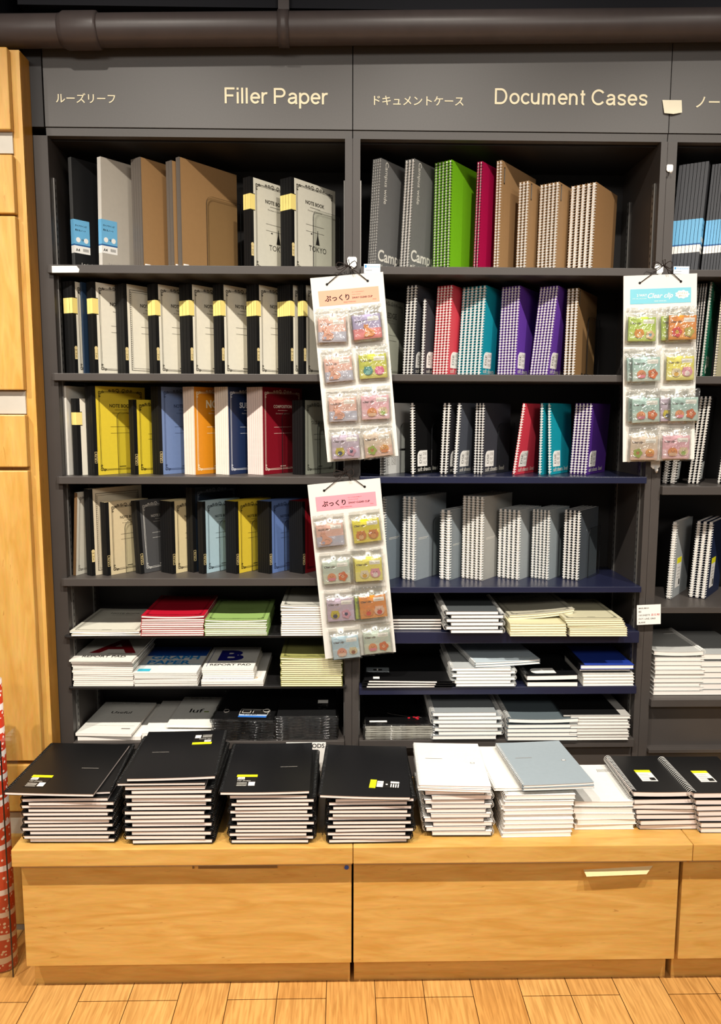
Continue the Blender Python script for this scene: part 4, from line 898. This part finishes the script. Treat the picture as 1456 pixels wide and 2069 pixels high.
for i in range(3):
    place(fo, folder(.262, .24, .0066, i == 2), T(A.x+.003*i, -.022+.002*i, zz) @ RZ(math.radians(-1.2*i)), ('black document folder with grey and white labels, topmost by the bay post', 'black document folder in the middle of the labelled pile', 'black document folder at the foot of the labelled pile')[2-i], 'folder', 'black document folders'); zz += .0074
z_, Yf_, Xa, Xb = flatstack(r_n, nb_ring, dict(rs, cov='#b4b8b8'), 905, 1047, 1390, .695, 1352, 6, 'clear pile under the pale blue pair', 'clear grey ring notebook', 'clear ring notebooks, sixth shelf', h=.25, ring_alt=True)
for i in range(2):
    place(r_n, nb_ring(.2, .26, .0062, '#b9c6cd', 'S', rr=.0036, bend=(.0015, 0, 0), pages='PAGES'), T(Xa+.075, Yf_-.002, z_+.0005+.0075*i) @ RZ(math.radians(9)), 'pale blue ring notebook lying skewed on the sixth-shelf clear pile, '+('topmost' if i else 'lower one'), 'notebook', 'pale blue skewed notebooks')
flatstack(r_n, nb_ring, dict(cov='#131314', ring='B'), 1058, 1168, 1388, .695, 1368, 2, 'black pair beside the clear pile', 'black ring notebook', 'black ring notebook pair', h=.2, last=dict(mark='oval', bend=(.0, .002, 0)), topdesc='black ring notebook with white label')
flatstack(n_, nb_bound, dict(cov='#e0ddd4', c=.0008), 1176, 1280, 1393, .695, 1361, 4, 'the white books under the blue one', 'thick white book', 'thick white books', h=.19, Yfix=-.012, topdesc='uppermost thick white book')
A = PY(1171, 1358, -.014)
place(n_, nb_bound(.150, .19, .006, '#141415', spine='#141415', c=.001), T(A.x, -.010, .695+.0445), 'thin black book between the blue one and white books', 'notebook')
place(n_, nb_bound(.156, .19, .0125, '#2740a0', tape='black', tapew=.012, c=.0012), T(A.x+.003, -.012, .695+.0512), 'blue hardback book with black spine on top of white books', 'notebook')
A = PY(738, 1500, -.01); zz = .5354
for i in range(7):
    place(fo, pouch(.198, .24, .0048, '#e2dfd2' if i < 6 else '#121213', 'berries' if i == 6 else None), T(A.x+random.uniform(-.003, .003), -.008+random.uniform(0, .003), zz) @ RZ(math.radians(random.uniform(-1, 1))), 'black cover with red berries in clear sleeve, on top of white packs' if i == 6 else f'white paper pack in clear sleeve, {ORD[6-i]} from top under berry cover', 'paper pack', 'white sleeved packs'); zz += .0068
flatstack(r_n, nb_ring, dict(rs, cov='#8d9294'), 868, 1022, 1497, .534, 1443, 7, 'grey pile on the bottom shelf', 'clear grey ring notebook', 'clear ring notebooks, bottom shelf', h=.25, ring_alt=True, jit=.004)
flatstack(r_n, nb_ring, dict(rs, cov='#5c676c'), 1020, 1168, 1497, .534, 1456, 5, 'slate pile on bottom shelf', 'slate ring notebook', 'slate ring notebooks', h=.25, ring_alt=False, last=dict(bend=(.003, 0, 0)))
flatstack(n_, nb_bound, dict(cov='#b9b6b0', c=.0007), 1150, 1272, 1496, .534, 1447, 8, 'mixed pile by the side panel', 'white-edged softcover book', 'white softcover books', h=.23, jit=.004)
A = PY(1138, 1444, -.014)
place(n_, nb_bound(.168, .235, .0065, '#151516', c=.0008), T(A.x, -.013, .534+.0685), 'black covered book on top of the mixed pile by the side panel', 'notebook')
# third bay, lying
flatstack(r_n, nb_ring, dict(cov='#c9c9c4', ring='W'), 1318, 1424, 1402, .652, 1320, 10, 'white pile by the third bay post', 'white ring notebook', 'white ring notebooks, third bay', h=.25, flip=True, Yfix=.026, last=dict(mark='barcode', bend=(.003, 0, 0)), jit=.003)
flatstack(r_n, nb_ring, dict(cov='#b8bab8', ring='W'), 1408, 1520, 1402, .652, 1325, 7, 'grey pile at the picture edge', 'pale grey ring notebook', 'pale grey ring notebooks, third bay', h=.25, jit=.003, Yfix=.026)

# ------------------------------------------------------------------ piles on the bench
bk = dict(cov='#111112', ring='B', pages='PAGESP', wire=.0012, c=.0008)
ZB = .416
def bl(xl, xr, yb, yt, n, where, h=.285, flip=False):
    return flatstack(r_n, nb_ring, bk, xl, xr, yb, ZB, yt, n, where, 'black ring notebook', 'black ring notebooks on the bench', ring_alt=True, flip=flip, h=h, jit=.003, rot=.7)
def top(kind, w, h, t, X, Y, z, deg, label, group, cov, ring, mark, flip=False, bend=None, pages='PAGESP', rr=None):
    m_ = T(X, Y, z+.0016) @ RZ(math.radians(deg))
    if flip: m_ = m_ @ T(w, h, 0) @ RZ(PI)
    place(kind, nb_ring(w, h, t, cov, ring, rr=rr or t*.66, mark=mark, bend=bend, pages=pages), m_, label, 'notebook', group)
g = 'black ring notebooks on the bench'
w1 = 'black pile nearest the cupboard'
z_, Y_, Xa, Xb = bl(40, 238, 1706, 1616, 12, w1)
top(r_n, .222, .29, .0075, Xa-.030, Y_-.006, z_+.0095, -2.0, f'wide black ring notebook hanging over the end, top of {w1}', g, '#121213', 'B', 'yellow', bend=(.0015, -.003, 0))
top(r_n, .215, .285, .0065, Xa+.012, Y_+.003, z_+.0006, 3.5, f'slanted black ring notebook just under the top of {w1}', g, '#121213', 'B', None, flip=True)
w2 = 'tallest black pile'
z_, Y_, Xa, Xb = bl(247, 436, 1708, 1592, 14, w2)
top(r_n, .218, .285, .0066, Xa-.009, Y_-.003, z_+.0010, .5, f'black ring notebook just under the top one of {w2}', g, '#121213', 'B', None)
top(r_n, .218, .285, .0078, Xa+.017, Y_-.002, z_+.0105, 3.2, f'upside-down black ring notebook on top of {w2}', g, '#131315', 'B', 'yellow', flip=True, bend=(.0012, 0, 0))
w3 = 'third black pile, second to last of the big ones'
w3 = 'black pile beside the tallest one'
z_, Y_, Xa, Xb = bl(458, 641, 1708, 1611, 13, w3)
top(r_n, .222, .285, .0078, Xa-.016, Y_-.004, z_+.0012, 1.0, f'wide black ring notebook with sticker on top of {w3}', g, '#121214', 'B', 'yellow', bend=(.0015, 0, 0))
w4 = 'black pile touching the white ones'
z_, Y_, Xa, Xb = bl(655, 840, 1707, 1617, 12, w4, flip=True)
top(r_n, .226, .295, .0078, Xa-.014, Y_-.003, z_+.0012, -2.5, f'wide black ring notebook with sticker on top of {w4}', g, '#141416', 'B', None, bend=(.002, -.003, 0))
e = MB(); zz = z_+.0012+.0082; 
st = thing('price_sticker_strip', 'yellow, black and white sticker strip on the black notebook touching the white piles', 'sticker', mtx=T(PZ(745, 1592, zz).x, PZ(745, 1592, zz).y, zz+.0008) @ RZ(math.radians(-8)))
e = MB().box(0, .016, 0, .044, 0, .0004, M('bright_yellow_sticker', '#f5ee1e', .4)); ob('yellow_block', e, st)
e = MB().box(.017, .076, .004, .04, 0, .0004, INK).flat(.018, .034, .006, .038, .0006, WHITE).flat(.052, .074, .03, .039, .0006, WHITE).text('MN', .02, .032, .024, INK, .0008)
for k in range(4): e.flat(.053+k*.006, .056+k*.006, .008, .026, .0006, WHITE)
e.poly([(.043+.003*math.cos(k*.6), .022+.003*math.sin(k*.6)) for k in range(10)], .0004, .0007, WHITE); ob('black_block', e, st)
cl = dict(cov='#e4dfda', ring='S', pages='PAGESP', wire=.0009, c=.0008)
w5 = 'the white pile touching the black ones'
z_, Y_, Xa, Xb = flatstack(r_n, nb_ring, dict(cl, back='#2a2826'), 850, 1001, 1693, ZB, 1602, 10, w5, 'white-covered ring notebook', 'white ring notebooks on the bench', ring_alt=True, h=.255, jit=.003)
for i in range(2):
    top(r_n, .182, .255, .0062, Xa-.010+.002*i, Y_-.002, z_+.001+.0078*i, -3.5+1.5*i, ('faintly printed white ring notebook on top of ' if i else 'white-covered ring notebook just under the top of ')+w5, 'white ring notebooks on the bench', '#e6e2dd', 'S', 'faint' if i else None, bend=(.001, -.002, 0))
w6 = 'the plain white pile in the bench middle'
z_, Y_, Xa, Xb = flatstack(r_n, nb_ring, dict(cl, cov='#e9e6e0', pages='PAGES'), 1010, 1158, 1693, ZB, 1610, 9, w6, 'plain white ring notebook', 'plain white ring notebooks', h=.255, jit=.004, rot=1.2)
top(r_n, .165, .25, .007, Xa-.016, Y_+.016, z_+.001, 3, f'plain white ring notebook under blue-grey ones on {w6}', 'plain white ring notebooks', '#ece9e2', 'S', None, bend=(.002, 0, 0), pages='PAGES')
A = PZ(1062, 1597, z_+.012)
for i in range(2):
    top(r_n, .186, .255, .0066, Xa+.052+.0*i, Y_-.002, z_+.0105+.0078*i, 3.5+1.0*i, 'blue-grey ring notebook '+('topmost, ' if i else 'just under the topmost, ')+'on the plain white pile', 'blue-grey ring notebooks', '#9aa6ad', 'S', 'faint' if i else None, bend=(.0008, 0, 0), pages='PAGES')
flatstack(r_n, nb_ring, dict(cl, cov='#eceae4', pages='PAGES'), 1160, 1288, 1678, ZB, 1623, 5, 'short white pile', 'short white ring notebook', 'short white ring notebooks', h=.212, flip=True, last=dict(mark='barcode', bend=(.001, 0, 0)), jit=.003, rot=1.5)
bs = dict(cov='#121213', ring='S', pages='PAGESP', wire=.001, c=.0008)
flatstack(r_n, nb_ring, bs, 1287, 1418, 1678, ZB, 1604, 7, 'the small black pile', 'small black ring notebook', 'small black ring notebooks', h=.212, last=dict(mark='white_yellow', bend=(.0015, 0, 0)), jit=.003, rot=1.5, topdesc='small black ring notebook with yellow sticker', off=lambda i: -.004*i)
flatstack(r_n, nb_ring, bs, 1410, 1545, 1684, ZB, 1606, 7, 'the small black pile at the picture edge', 'small black ring notebook', 'small black ring notebooks', h=.212, last=dict(mark='white_yellow'), jit=.003, rot=1.5, off=lambda i: -.004*i)

# ------------------------------------------------------------------ hanging clip displays
def blob(b, cx, cy, r, m, kind, zz, ink, m2):
    """a small clip in the outline of a plump little animal or a bun"""
    pts = []
    for k in range(28):
        a = 2*PI*k/28; q = r*(1+.06*math.cos(2*a))
        if kind == 'ears' and (abs(a-PI*.30) < .16 or abs(a-PI*.70) < .16): q *= 1.28
        if kind == 'bun': q = r*(1.0 if math.sin(a) > -.5 else .86)
        if kind == 'leaf': q = r*(1+.12*math.cos(5*a))
        pts.append((cx+q*math.cos(a), cy+q*math.sin(a)))
    b.poly(pts, 0, zz, m)
    z = zz+.0003
    if kind == 'bun': b.flat(cx-r*.8, cx+r*.8, cy-r*.75, cy-r*.1, z, m2)
    elif kind == 'leaf': b.poly([(cx+r*.4*math.cos(k*.6), cy+r*.4*math.sin(k*.6)) for k in range(10)], zz, z, m2)
    else: b.poly([(cx+r*.55*math.cos(k*.6), cy-r*.35+r*.5*math.sin(k*.6)) for k in range(10)], zz, z, m2)
    for s in (-1, 1): b.poly([(cx+s*r*.3+r*.08*math.cos(k), cy+r*.25+r*.09*math.sin(k)) for k in range(6)], zz, z+.0002, ink)
    b.flat(cx-r*.1, cx+r*.1, cy-.02*r, cy+.06*r, z+.0002, ink)
def sitting(b, cx, cy, s, m, zz, ink, m2):
    """a clip in the outline of a small animal sitting up with a long tail"""
    pts = [(-.9, -1), (.5, -1), (1.0, -.55), (.95, -.1), (.55, .15), (.2, .35), (-.05, .55), (-.02, .95), (-.18, 1.25), (-.3, 1.08), (-.6, 1.08), (-.72, 1.25), (-.85, .95), (-.85, .6), (-.62, .38), (-.62, -.1), (-.95, -.6)]
    b.poly([(cx+x*s, cy+y*s) for x, y in pts], 0, zz, m); z = zz+.0003
    for x in (-.62, -.28): b.poly([(cx+x*s+s*.05*math.cos(k), cy+.85*s+s*.07*math.sin(k)) for k in range(6)], zz, z, ink)
    b.curl([(cx+s*(.1+.5*math.cos(k*.3)), cy+s*(-.55+.4*math.sin(k*.3))) for k in range(9)], .0005, z, ink)
    b.poly([(cx-s*.5+s*.3*math.cos(k*.6), cy-.7*s+s*.25*math.sin(k*.6)) for k in range(10)], zz, z, m2)
PINKF = ('#f1b9a4', '#b9bfd6')
KINDS = {   # card colour, lower band, clips [(x, y, size, colour, shape, second colour)]
 'pinkcat': ('#efc2b4', '#c9c9da', [(-.012, -.010, .0165, '#f0b49a', 'sit', '#b7b5cc')], 'Acrylic clip', 'pink card with one sitting animal clip'),
 'lilacfox': ('#b3a9d0', '#ee8f90', [(.004, -.012, .0155, '#ee9a4c', 'sit', '#f2c6a0')], 'Acrylic clip', 'lilac card with orange sitting animal clip'),
 'lime': ('#d3d548', '#e0dc70', [(-.014, -.012, .012, '#4fa3a0', 'ears', '#8cc6bd'), (.017, -.013, .012, '#ec6f9c', 'ears', '#f3a0bd')], 'Clear clip', 'lime card with teal and pink clips'),
 'pinkbun': ('#f0bcc8', '#f4ccd4', [(-.010, -.014, .013, '#e8954a', 'bun', '#f3c9a0'), (.020, -.012, .012, '#f2dcb8', 'ears', '#a9c45a')], 'Clear clip', 'pink card with bun clip'),
 'beige': ('#ead6c2', '#f0cdbf', [(-.018, -.014, .012, '#a9bf3c', 'leaf', '#d98a3a'), (.016, -.014, .012, '#efae52', 'bun', '#e58a3a')], 'Clear clip', 'beige card with leaf and cake clips'),
 'lilac': ('#cdbccf', '#d6c4dc', [(-.016, -.013, .012, '#d8c62c', 'ears', '#2f3560'), (.015, -.013, .012, '#e3a7bc', 'leaf', '#2f3a6c')], 'Clear clip', 'lilac card with navy bird clips'),
 'yellowbear': ('#ece03a', '#f0e25a', [(-.016, -.012, .0135, '#dd8a35', 'ears', '#f0c08a'), (.018, -.012, .0135, '#d98634', 'ears', '#e8a85a')], 'Clear clip', 'bright yellow card with two orange clips'),
 'yellow': ('#efe66c', '#f2ea8c', [(-.012, -.012, .012, '#f2e3c6', 'ears', '#e3b23a'), (.018, -.010, .0135, '#e9a3b4', 'ears', '#f6e6e2')], 'Clear clip', 'yellow card with pale and pink clips'),
 'mint': ('#cbd9cc', '#dde4d2', [(-.014, -.014, .012, '#ee9f6a', 'bun', '#e98a9c'), (.017, -.013, .0125, '#e2732c', 'leaf', '#f0b48a')], 'Clear clip', 'mint card with pink and orange clips'),
 'aqua': ('#b9d8d2', '#cfe4dc', [(-.014, -.014, .012, '#ee9f6a', 'bun', '#e98a9c'), (.017, -.013, .0125, '#e2732c', 'leaf', '#f0b48a')], 'Clear clip', 'aqua card with pink and orange clips'),
 'orange': ('#e8963a', '#eda350', [(-.014, -.013, .013, '#e99a48', 'ears', '#e2553c'), (.017, -.012, .0135, '#f3cfb8', 'ears', '#d8442e')], 'Clear clip', 'orange card with red-bellied clips'),
 'orange2': ('#e8932c', '#eda344', [(-.016, -.012, .013, '#d8453c', 'leaf', '#e8c04a'), (.017, -.012, .013, '#b9ae4a', 'leaf', '#e3dc9a')], 'Clear clip', 'orange card with red and olive clips'),
 'green': ('#b9d24e', '#c8dc6c', [(-.008, -.012, .0125, '#e79a30', 'ears', '#f3c070'), (.022, -.016, .011, '#efc79a', 'leaf', '#8fb4c8')], 'Clear clip', 'green card with orange clip'),
 'blue': ('#bfdcec', '#d2e6f0', [(-.012, -.014, .0135, '#eea48a', 'bun', '#f6d8c4'), (.020, -.012, .011, '#e8d8b0', 'ears', '#9c5a3a')], 'Clear clip', 'pale blue card with bun clip'),
}
def display(corners, banner, words_, packs, dispname, label, Y=-.036, second=False, knot=None, behind=()):
    P_ = [PY(x, y, Y) for x, y in corners]                  # tl, tr, br, bl
    tl, tr, br, bl_ = P_; w = ((tr-tl).length+(br-bl_).length)/2; h = ((bl_-tl).length+(br-tr).length)/2
    ang = math.atan2((tr-tl).z+(br-bl_).z, (tr-tl).x+(br-bl_).x)
    c = (tl+tr+br+bl_)/4
    X0 = Matrix.Translation(c) @ Matrix.Rotation(-ang, 4, 'Y') @ Matrix.Rotation(PI/2, 4, 'X') @ T(-w/2, -h/2, 0)
    t = thing('clip_display', label, 'display card', mtx=X0, group='hanging cards of clip packs')
    o = ob('backing_card', MB().box(0, w, 0, h, -.0025, 0, CARD), t)
    bm_ = M('banner_'+banner.strip('#'), banner, .5, var=.03)
    bx0, bx1, by0, by1 = w*.09, w*.92, h-.076, h-.036
    o = ob('banner', MB().box(bx0, bx1, by0, by1, .0001, .0005, bm_), t)
    e = MB(); z = .0007
    if words_ == 'jp':
        e.text('ぷっくり', bx0+.016, bx0+.083, by0+.012, INK, z, bold=.03); e.text('2WAY CLEAR CLIP', bx0+.09, bx1-.018, by0+.013, INK, z, bold=.03)
        e.text('プレートでぴかぴか挟んで', bx0+.09, bx1-.04, by0+.029, INK, z); e.text('メモスタンドにもなる', bx0+.09, bx1-.05, by0+.023, INK, z); e.text('MIND WAVE INC.', bx0+.066, bx0+.1, by0+.004, INK, z); e.text('STICK', bx1-.018, bx1-.008, by0+.006, INK, z)
    else:
        e.text('2 WAY', bx0+.018, bx0+.046, by0+.020, INKW, z, bold=.01); e.text('Clear clip', bx0+.048, bx0+.117, by0+.015, INKW, z, shear=.35, bold=.01)
        e.text('メモスタンドにもなる', bx0+.006, bx0+.044, by0+.013, INKW, z); e.text('MIND WAVE INC.', bx0+.066, bx0+.1, by0+.005, INKW, z)
        cl_ = [(bx1-.024+.0185*math.cos(a)*(1+.08*math.cos(9*a)), by0+.022+.0105*math.sin(a)*(1+.1*math.cos(9*a))) for a in [2*PI*k/54 for k in range(54)]]
        e.poly(cl_, z-.0001, z, INKW); e.text('はさめるよ', bx1-.038, bx1-.010, by0+.023, INKG, z+.0002); e.text('便利だよ', bx1-.034, bx1-.014, by0+.016, INKG, z+.0002)
    ob('lettering', e, o)
    # eyelets and cord to the knot
    ey = [(w*.22, h-.020), (w*.78, h-.020)]
    e = MB()
    ky = h+.022 if knot is None else knot
    for x, y in ey:
        g = MB().poly([(x+.0035*math.cos(k*.5), y+.0035*math.sin(k*.5)) for k in range(13)], .0, .0008, INK); ob('eyelet', g, t)
    kx = w*.53
    e.tube([(ey[0][0], ey[0][1], .002), (w*.38, h+.002, .003), (kx, ky, .004)], .0011, CORD); e.tube([(ey[1][0], ey[1][1], .002), (w*.66, h+.002, .003), (kx, ky, .004)], .0011, CORD)
    for s, l_ in ((-1, .028), (1, .020)): e.tube([(kx, ky, .004)]+[(kx+s*(.004+l_*math.sin(k*.42)), ky+.010*math.sin(k*.84)+.002, .005) for k in range(1, 8)]+[(kx, ky, .006)], .0012, CORD)
    for s, dx, dy in ((-1, -.03, -.002), (1, .014, -.022)): e.tube([(kx, ky, .006), (kx+dx*.5, ky+dy*.3+.003, .008), (kx+dx, ky+dy, .007)], .0012, CORD)
    e.tube([(kx, ky, .006), (kx-.003, ky+.014, .008), (kx+.003, ky+.016, .009), (kx+.004, ky, .007)], .0013, CORD)
    ob('hanging_cord', e, t)
    cols = (w*.255, w*.735); vs_ = [h*(1-q) for q in (.285, .50, .718, .925)]
    iw, ih = .075, .064
    for r in range(4):
        for cidx in range(2):
            for k, zoff in [(k_, z_) for q_, k_, z_ in behind if q_ == (r, cidx)]+[(packs[r][cidx], .0135 if any(q_ == (r, cidx) for q_, _k, _z in behind) else .007)]:
              back = zoff < .006
              if isinstance(k, tuple): k, ddx, ddy, rot_ = k
              else: ddx = random.uniform(-.003, .003); ddy = random.uniform(-.002, .002); rot_ = random.uniform(-2.5, 2.5)
              col, low, clips, title, dsc = KINDS[k]
              cx, cy = cols[cidx]+ddx+(.006 if r > 0 and cidx == 0 else 0), vs_[r]+ddy
              # the hook belongs to the card
              if back: cx -= .009
              hk = MB(); hx, hy = cols[cidx], vs_[r]+ih/2+.012
              hk.poly([(hx+.008*math.cos(q*.45), hy-.006+.007*math.sin(q*.45)) for q in range(14)], .0003, .002, M('clear_hook', '#e6ebec', .1, .6))
              hk.tube([(hx, hy-.004, .002), (hx+.001, hy-.004, .018), (hx+.001, hy+.003, .021)], .0016, RINGW)
              (None if back else ob('hook', hk, t))
              where = f'{ORD[r]} row {"left" if cidx == 0 else "right"} on the {dispname}'
              pt = thing('clip_pack', f'{dsc}, {"behind, " if back else ""}{where}', 'clip pack', mtx=X0 @ T(cx, cy, zoff) @ RZ(math.radians(rot_)), group='clip packs on the hanging cards')
              ic = ob('insert_card', MB().box(-iw/2, iw/2, -ih/2, ih/2, 0, .003, cover(col, .5)).box(-iw/2-.0004, iw/2+.0004, -ih/2-.0004, -ih*.08, .003, .0042, cover(low, .5)), pt)
              e = MB(); z = .0033; sc = cover('#4a3226')
              e.text(title, -iw*.44, -iw*.04, ih*.20, sc, z, shear=.35, bold=.025); e.text('プクプク 2WAY', -iw*.42, -iw*.2, ih*.38, sc, z)
              e.flat(iw*.04, iw*.44, ih*.22, ih*.40, z, WHITE); e.text('ピタッとかわいい', iw*.08, iw*.4, ih*.28, sc, z+.0002)
              ob('printed_title', e, ic)
              for (x, y, s, cc, shp, c2) in clips:
                  b = MB()
                  if shp == 'sit': sitting(b, x, y, s, cover(cc, .25), .0025, INK, cover(c2, .3))
                  else: blob(b, x, y, s, cover(cc, .25), shp, .0025, INK, cover(c2, .3))
                  q_ = ob('clip', b, pt); q_.location = (0, 0, .0044)
              rnd = random.Random(r*7+cidx+int(w*1e5)); b = MB(); W2, H0, H1 = iw/2+.006, -ih/2-.007, ih/2+.024
              nx_, ny_ = 14, 16; vs2 = []
              for j in range(ny_+1):
                  for i in range(nx_+1):
                      x, y = -W2+2*W2*i/nx_, H0+(H1-H0)*j/ny_; ex = min(1, (W2-abs(x))/.010); eyy = min(1, (y-H0)/.010) if y < 0 else min(1, max(0, (ih/2+.012-y)/.010))
                      zz_ = -.0015+.0105*min(ex, eyy)**.6+rnd.uniform(0, .0016)
                      if y > ih/2+.006: zz_ = rnd.uniform(-.001, .0006)
                      vs2.append((x+rnd.uniform(-.001, .001), y+rnd.uniform(-.0012, .0012), zz_))
              b.add(vs2, [(j*(nx_+1)+i, j*(nx_+1)+i+1, (j+1)*(nx_+1)+i+1, (j+1)*(nx_+1)+i) for j in range(ny_) for i in range(nx_) if not (abs(-W2+2*W2*(i+.5)/nx_-(cols[cidx]-cx)) < .0075 and abs(H0+(H1-H0)*(j+.5)/ny_-(vs_[r]-cy+ih/2+.0085)) < .0115)], BAG, True)
              ob('clear_bag', b, pt)
    return t, X0, w, h
display([(629, 562), (775, 549), (803, 921), (659, 934)], '#f2a387', 'jp', [[('pinkcat', -.004, 0, -3), ('lilacfox', -.004, 0, 1)], ['pinkcat', 'lime'], ['pinkcat', 'pinkbun'], ['lilac', 'beige']], 'upper hanging card', 'upper white hanging card with salmon banner, small packs on clear hooks', behind=[((0, 1), 'lilacfox', .005)])
display([(626, 980), (770, 965), (797, 1318), (652, 1331)], '#f194a0', 'jp', [['pinkcat', 'yellowbear'], ['mint', 'yellow'], ['lilac', 'orange'], [('blue', .004, -.006, 1), ('mint', .003, 0, 1)]], 'lower hanging card', 'lower white hanging card with rose pink banner, small packs on clear hooks', behind=[((1, 1), 'yellow', .005), ((2, 1), 'green', .005)])
display([(1257, 558), (1406, 552), (1404, 928), (1260, 933)], '#76bccb', 'en', [[('green', -.004, 0, -2), ('orange2', .008, 0, -1)], [('aqua', 0, 0, 0), ('yellow', .006, 0, -1)], ['aqua', ('aqua', .016, -.002, -1)], ['beige', 'pinkbun']], 'turquoise card', 'white hanging card with turquoise banner, small packs on clear hooks', behind=[((0, 1), 'green', .005), ((2, 0), 'aqua', .005), ((2, 1), 'lilac', .005), ((1, 0), 'aqua', .005)])

# ------------------------------------------------------------------ hooks, tags and notes
def hook(px, py, label, s=1.0, Y=-.001):
    c = PY(px, py, Y); t = thing('adhesive_hook', label, 'hook', mtx=Matrix.Translation(c) @ Matrix.Rotation(PI/2, 4, 'X'))
    b = MB().poly([(s*x, s*y) for x, y in [(-.012, -.006), (-.006, -.012), (.006, -.012), (.012, -.006), (.012, .010), (.009, .014), (-.009, .014), (-.012, .010)]], 0, .003, WHITE)
    o = ob('hook_plate', b, t); bv = o.modifiers.new('edge', 'BEVEL'); bv.width = .001; bv.segments = 2
    ob('hook_arm', MB().tube([(0, s*-.006, .003), (0, s*-.014, .006), (0, s*-.019, .012), (0, s*-.012, .017)], s*.0028, WHITE, 8), t)
hook(711, 531, 'white adhesive hook on the middle post carrying the upper card', 1.1)
hook(1352, 341, 'small white adhesive hook high on the post below the tape', .75)
hook(1330, 545, 'white adhesive hook carrying the turquoise-bannered card', 1.0)
hook(1323, 938, 'white adhesive hook poking out below the turquoise-bannered card', 1.1)
A = PY(1356, 217, -.001)
tp = tag(ob('tape_piece', MB().add([(-.026, .018, .001), (.026, .018, .001), (.028, -.014, .003), (.004, -.019, .006), (-.020, -.016, .003)], [(0, 4, 3, 2, 1)], M('cream_tape', '#ece2c6', .5))), 'cream tape piece stuck across the header sign seam', 'tape')
tp.matrix_world = Matrix.Translation(A+Vector((0, -.0005, 0))) @ Matrix.Rotation(PI/2, 4, 'X')
for (x0, y0, x1, y1), lb in (((735, 538, 768, 552), 'white and blue shelf tag behind the salmon-bannered card'), ((1360, 543, 1392, 553), 'white and blue shelf tag behind the turquoise-bannered card')):
    a, b_ = PY(x0, y1, -.0165), PY(x1, y0, -.0165); t = thing('shelf_tag', lb, 'label', mtx=T(a.x, -.0158, a.z) @ Matrix.Rotation(PI/2, 4, 'X')); W, H = b_.x-a.x, b_.z-a.z+.006
    ob('tag_sheet', MB().box(0, W, 0, H, 0, .0005, M('pale_blue_paper', '#dbe7f0')), t)
    ob('printing', MB().flat(W*.05, W*.16, H*.6, H*.9, .0007, cover('#3f8ec8')).text('Mnemosyne', W*.2, W*.95, H*.62, cover('#3f8ec8'), .0007).flat(W*.1, W*.5, H*.3, H*.36, .0007, INKG), t)
a, b_ = PY(105, 551, -.0165), PY(160, 537, -.0165)
t = thing('shelf_tag', 'scuffed blank white label at the end of the top shelf', 'label', mtx=T(a.x, -.0158, a.z) @ Matrix.Rotation(PI/2, 4, 'X')); W, H = b_.x-a.x, b_.z-a.z
ob('tag_sheet', MB().poly([(0, 0), (W*.97, .001), (W, H*.5), (W*.9, H), (0, H*.96)], 0, .0005, M('scuffed_white', '#e2ded6', .4, var=.15, scale=40)).box(W*.35, W*.7, H*.1, H*.9, .0005, .0007, WHITE), t)
a, b_ = PY(1286, 1262, -.0175), PY(1336, 1222, -.0175); W, H = b_.x-a.x, b_.z-a.z
t = thing('note_card', 'handwritten white price note taped to the third bay post', 'note', mtx=T(a.x, -.0175, a.z-.001) @ Matrix.Rotation(PI/2, 4, 'X') @ RZ(math.radians(2.5)))
ob('note_sheet', MB().box(0, W, 0, H, 0, .0008, WHITE), t); b = MB(); rd = cover('#c0392b')
for i, s in enumerate(('MARUMAN', 'B5', '150 SHEETS', 'DOT, LINE, GRID', 'BLANK')): b.text(s, W*.07, W*(.5, .18, .55, .78, .36)[i], H*(.80-.18*i), INK, .0011, shear=.15, bold=.006)
b.text('$10.90', W*.60, W*.95, H*.44, rd, .0011, shear=.15, bold=.006); ob('handwriting', b, t)

# ------------------------------------------------------------------ light
w = bpy.data.worlds.new('room'); bpy.context.scene.world = w; w.use_nodes = True
w.node_tree.nodes['Background'].inputs[0].default_value = (1, .95, .88, 1); w.node_tree.nodes['Background'].inputs[1].default_value = .16
for i, x in enumerate((-1.9, -.75, .35, 1.5)):
    ld = bpy.data.lights.new('track_spot', 'SPOT'); ld.energy = 240; ld.color = (1, .93, .83); ld.spot_size = math.radians(72); ld.spot_blend = .9; ld.shadow_soft_size = .03
    o = bpy.data.objects.new('track_spot', ld); COL.objects.link(o); o.location = (x, -1.75, 3.35)
    o.rotation_euler = (Vector((x*.8, -.1, .75))-o.location).to_track_quat('-Z', 'Y').to_euler()
for x in (-1.4, 1.3):  # broad fill lamps added behind the camera to lift the shelf shadows
    ld = bpy.data.lights.new('front_fill', 'AREA'); ld.energy = 33; ld.color = (1, .94, .86); ld.shape = 'RECTANGLE'; ld.size = 1.4; ld.size_y = .5
    o = bpy.data.objects.new('front_fill', ld); COL.objects.link(o); o.location = (x, -3.9, 2.9)
    o.rotation_euler = (Vector((x*.6, 0, .7))-o.location).to_track_quat('-Z', 'Y').to_euler()
sc = bpy.context.scene; sc.view_settings.view_transform = 'Standard'; sc.view_settings.look = 'None'; sc.view_settings.exposure = 0
sc.cycles.max_bounces = 10; sc.cycles.transparent_max_bounces = 24
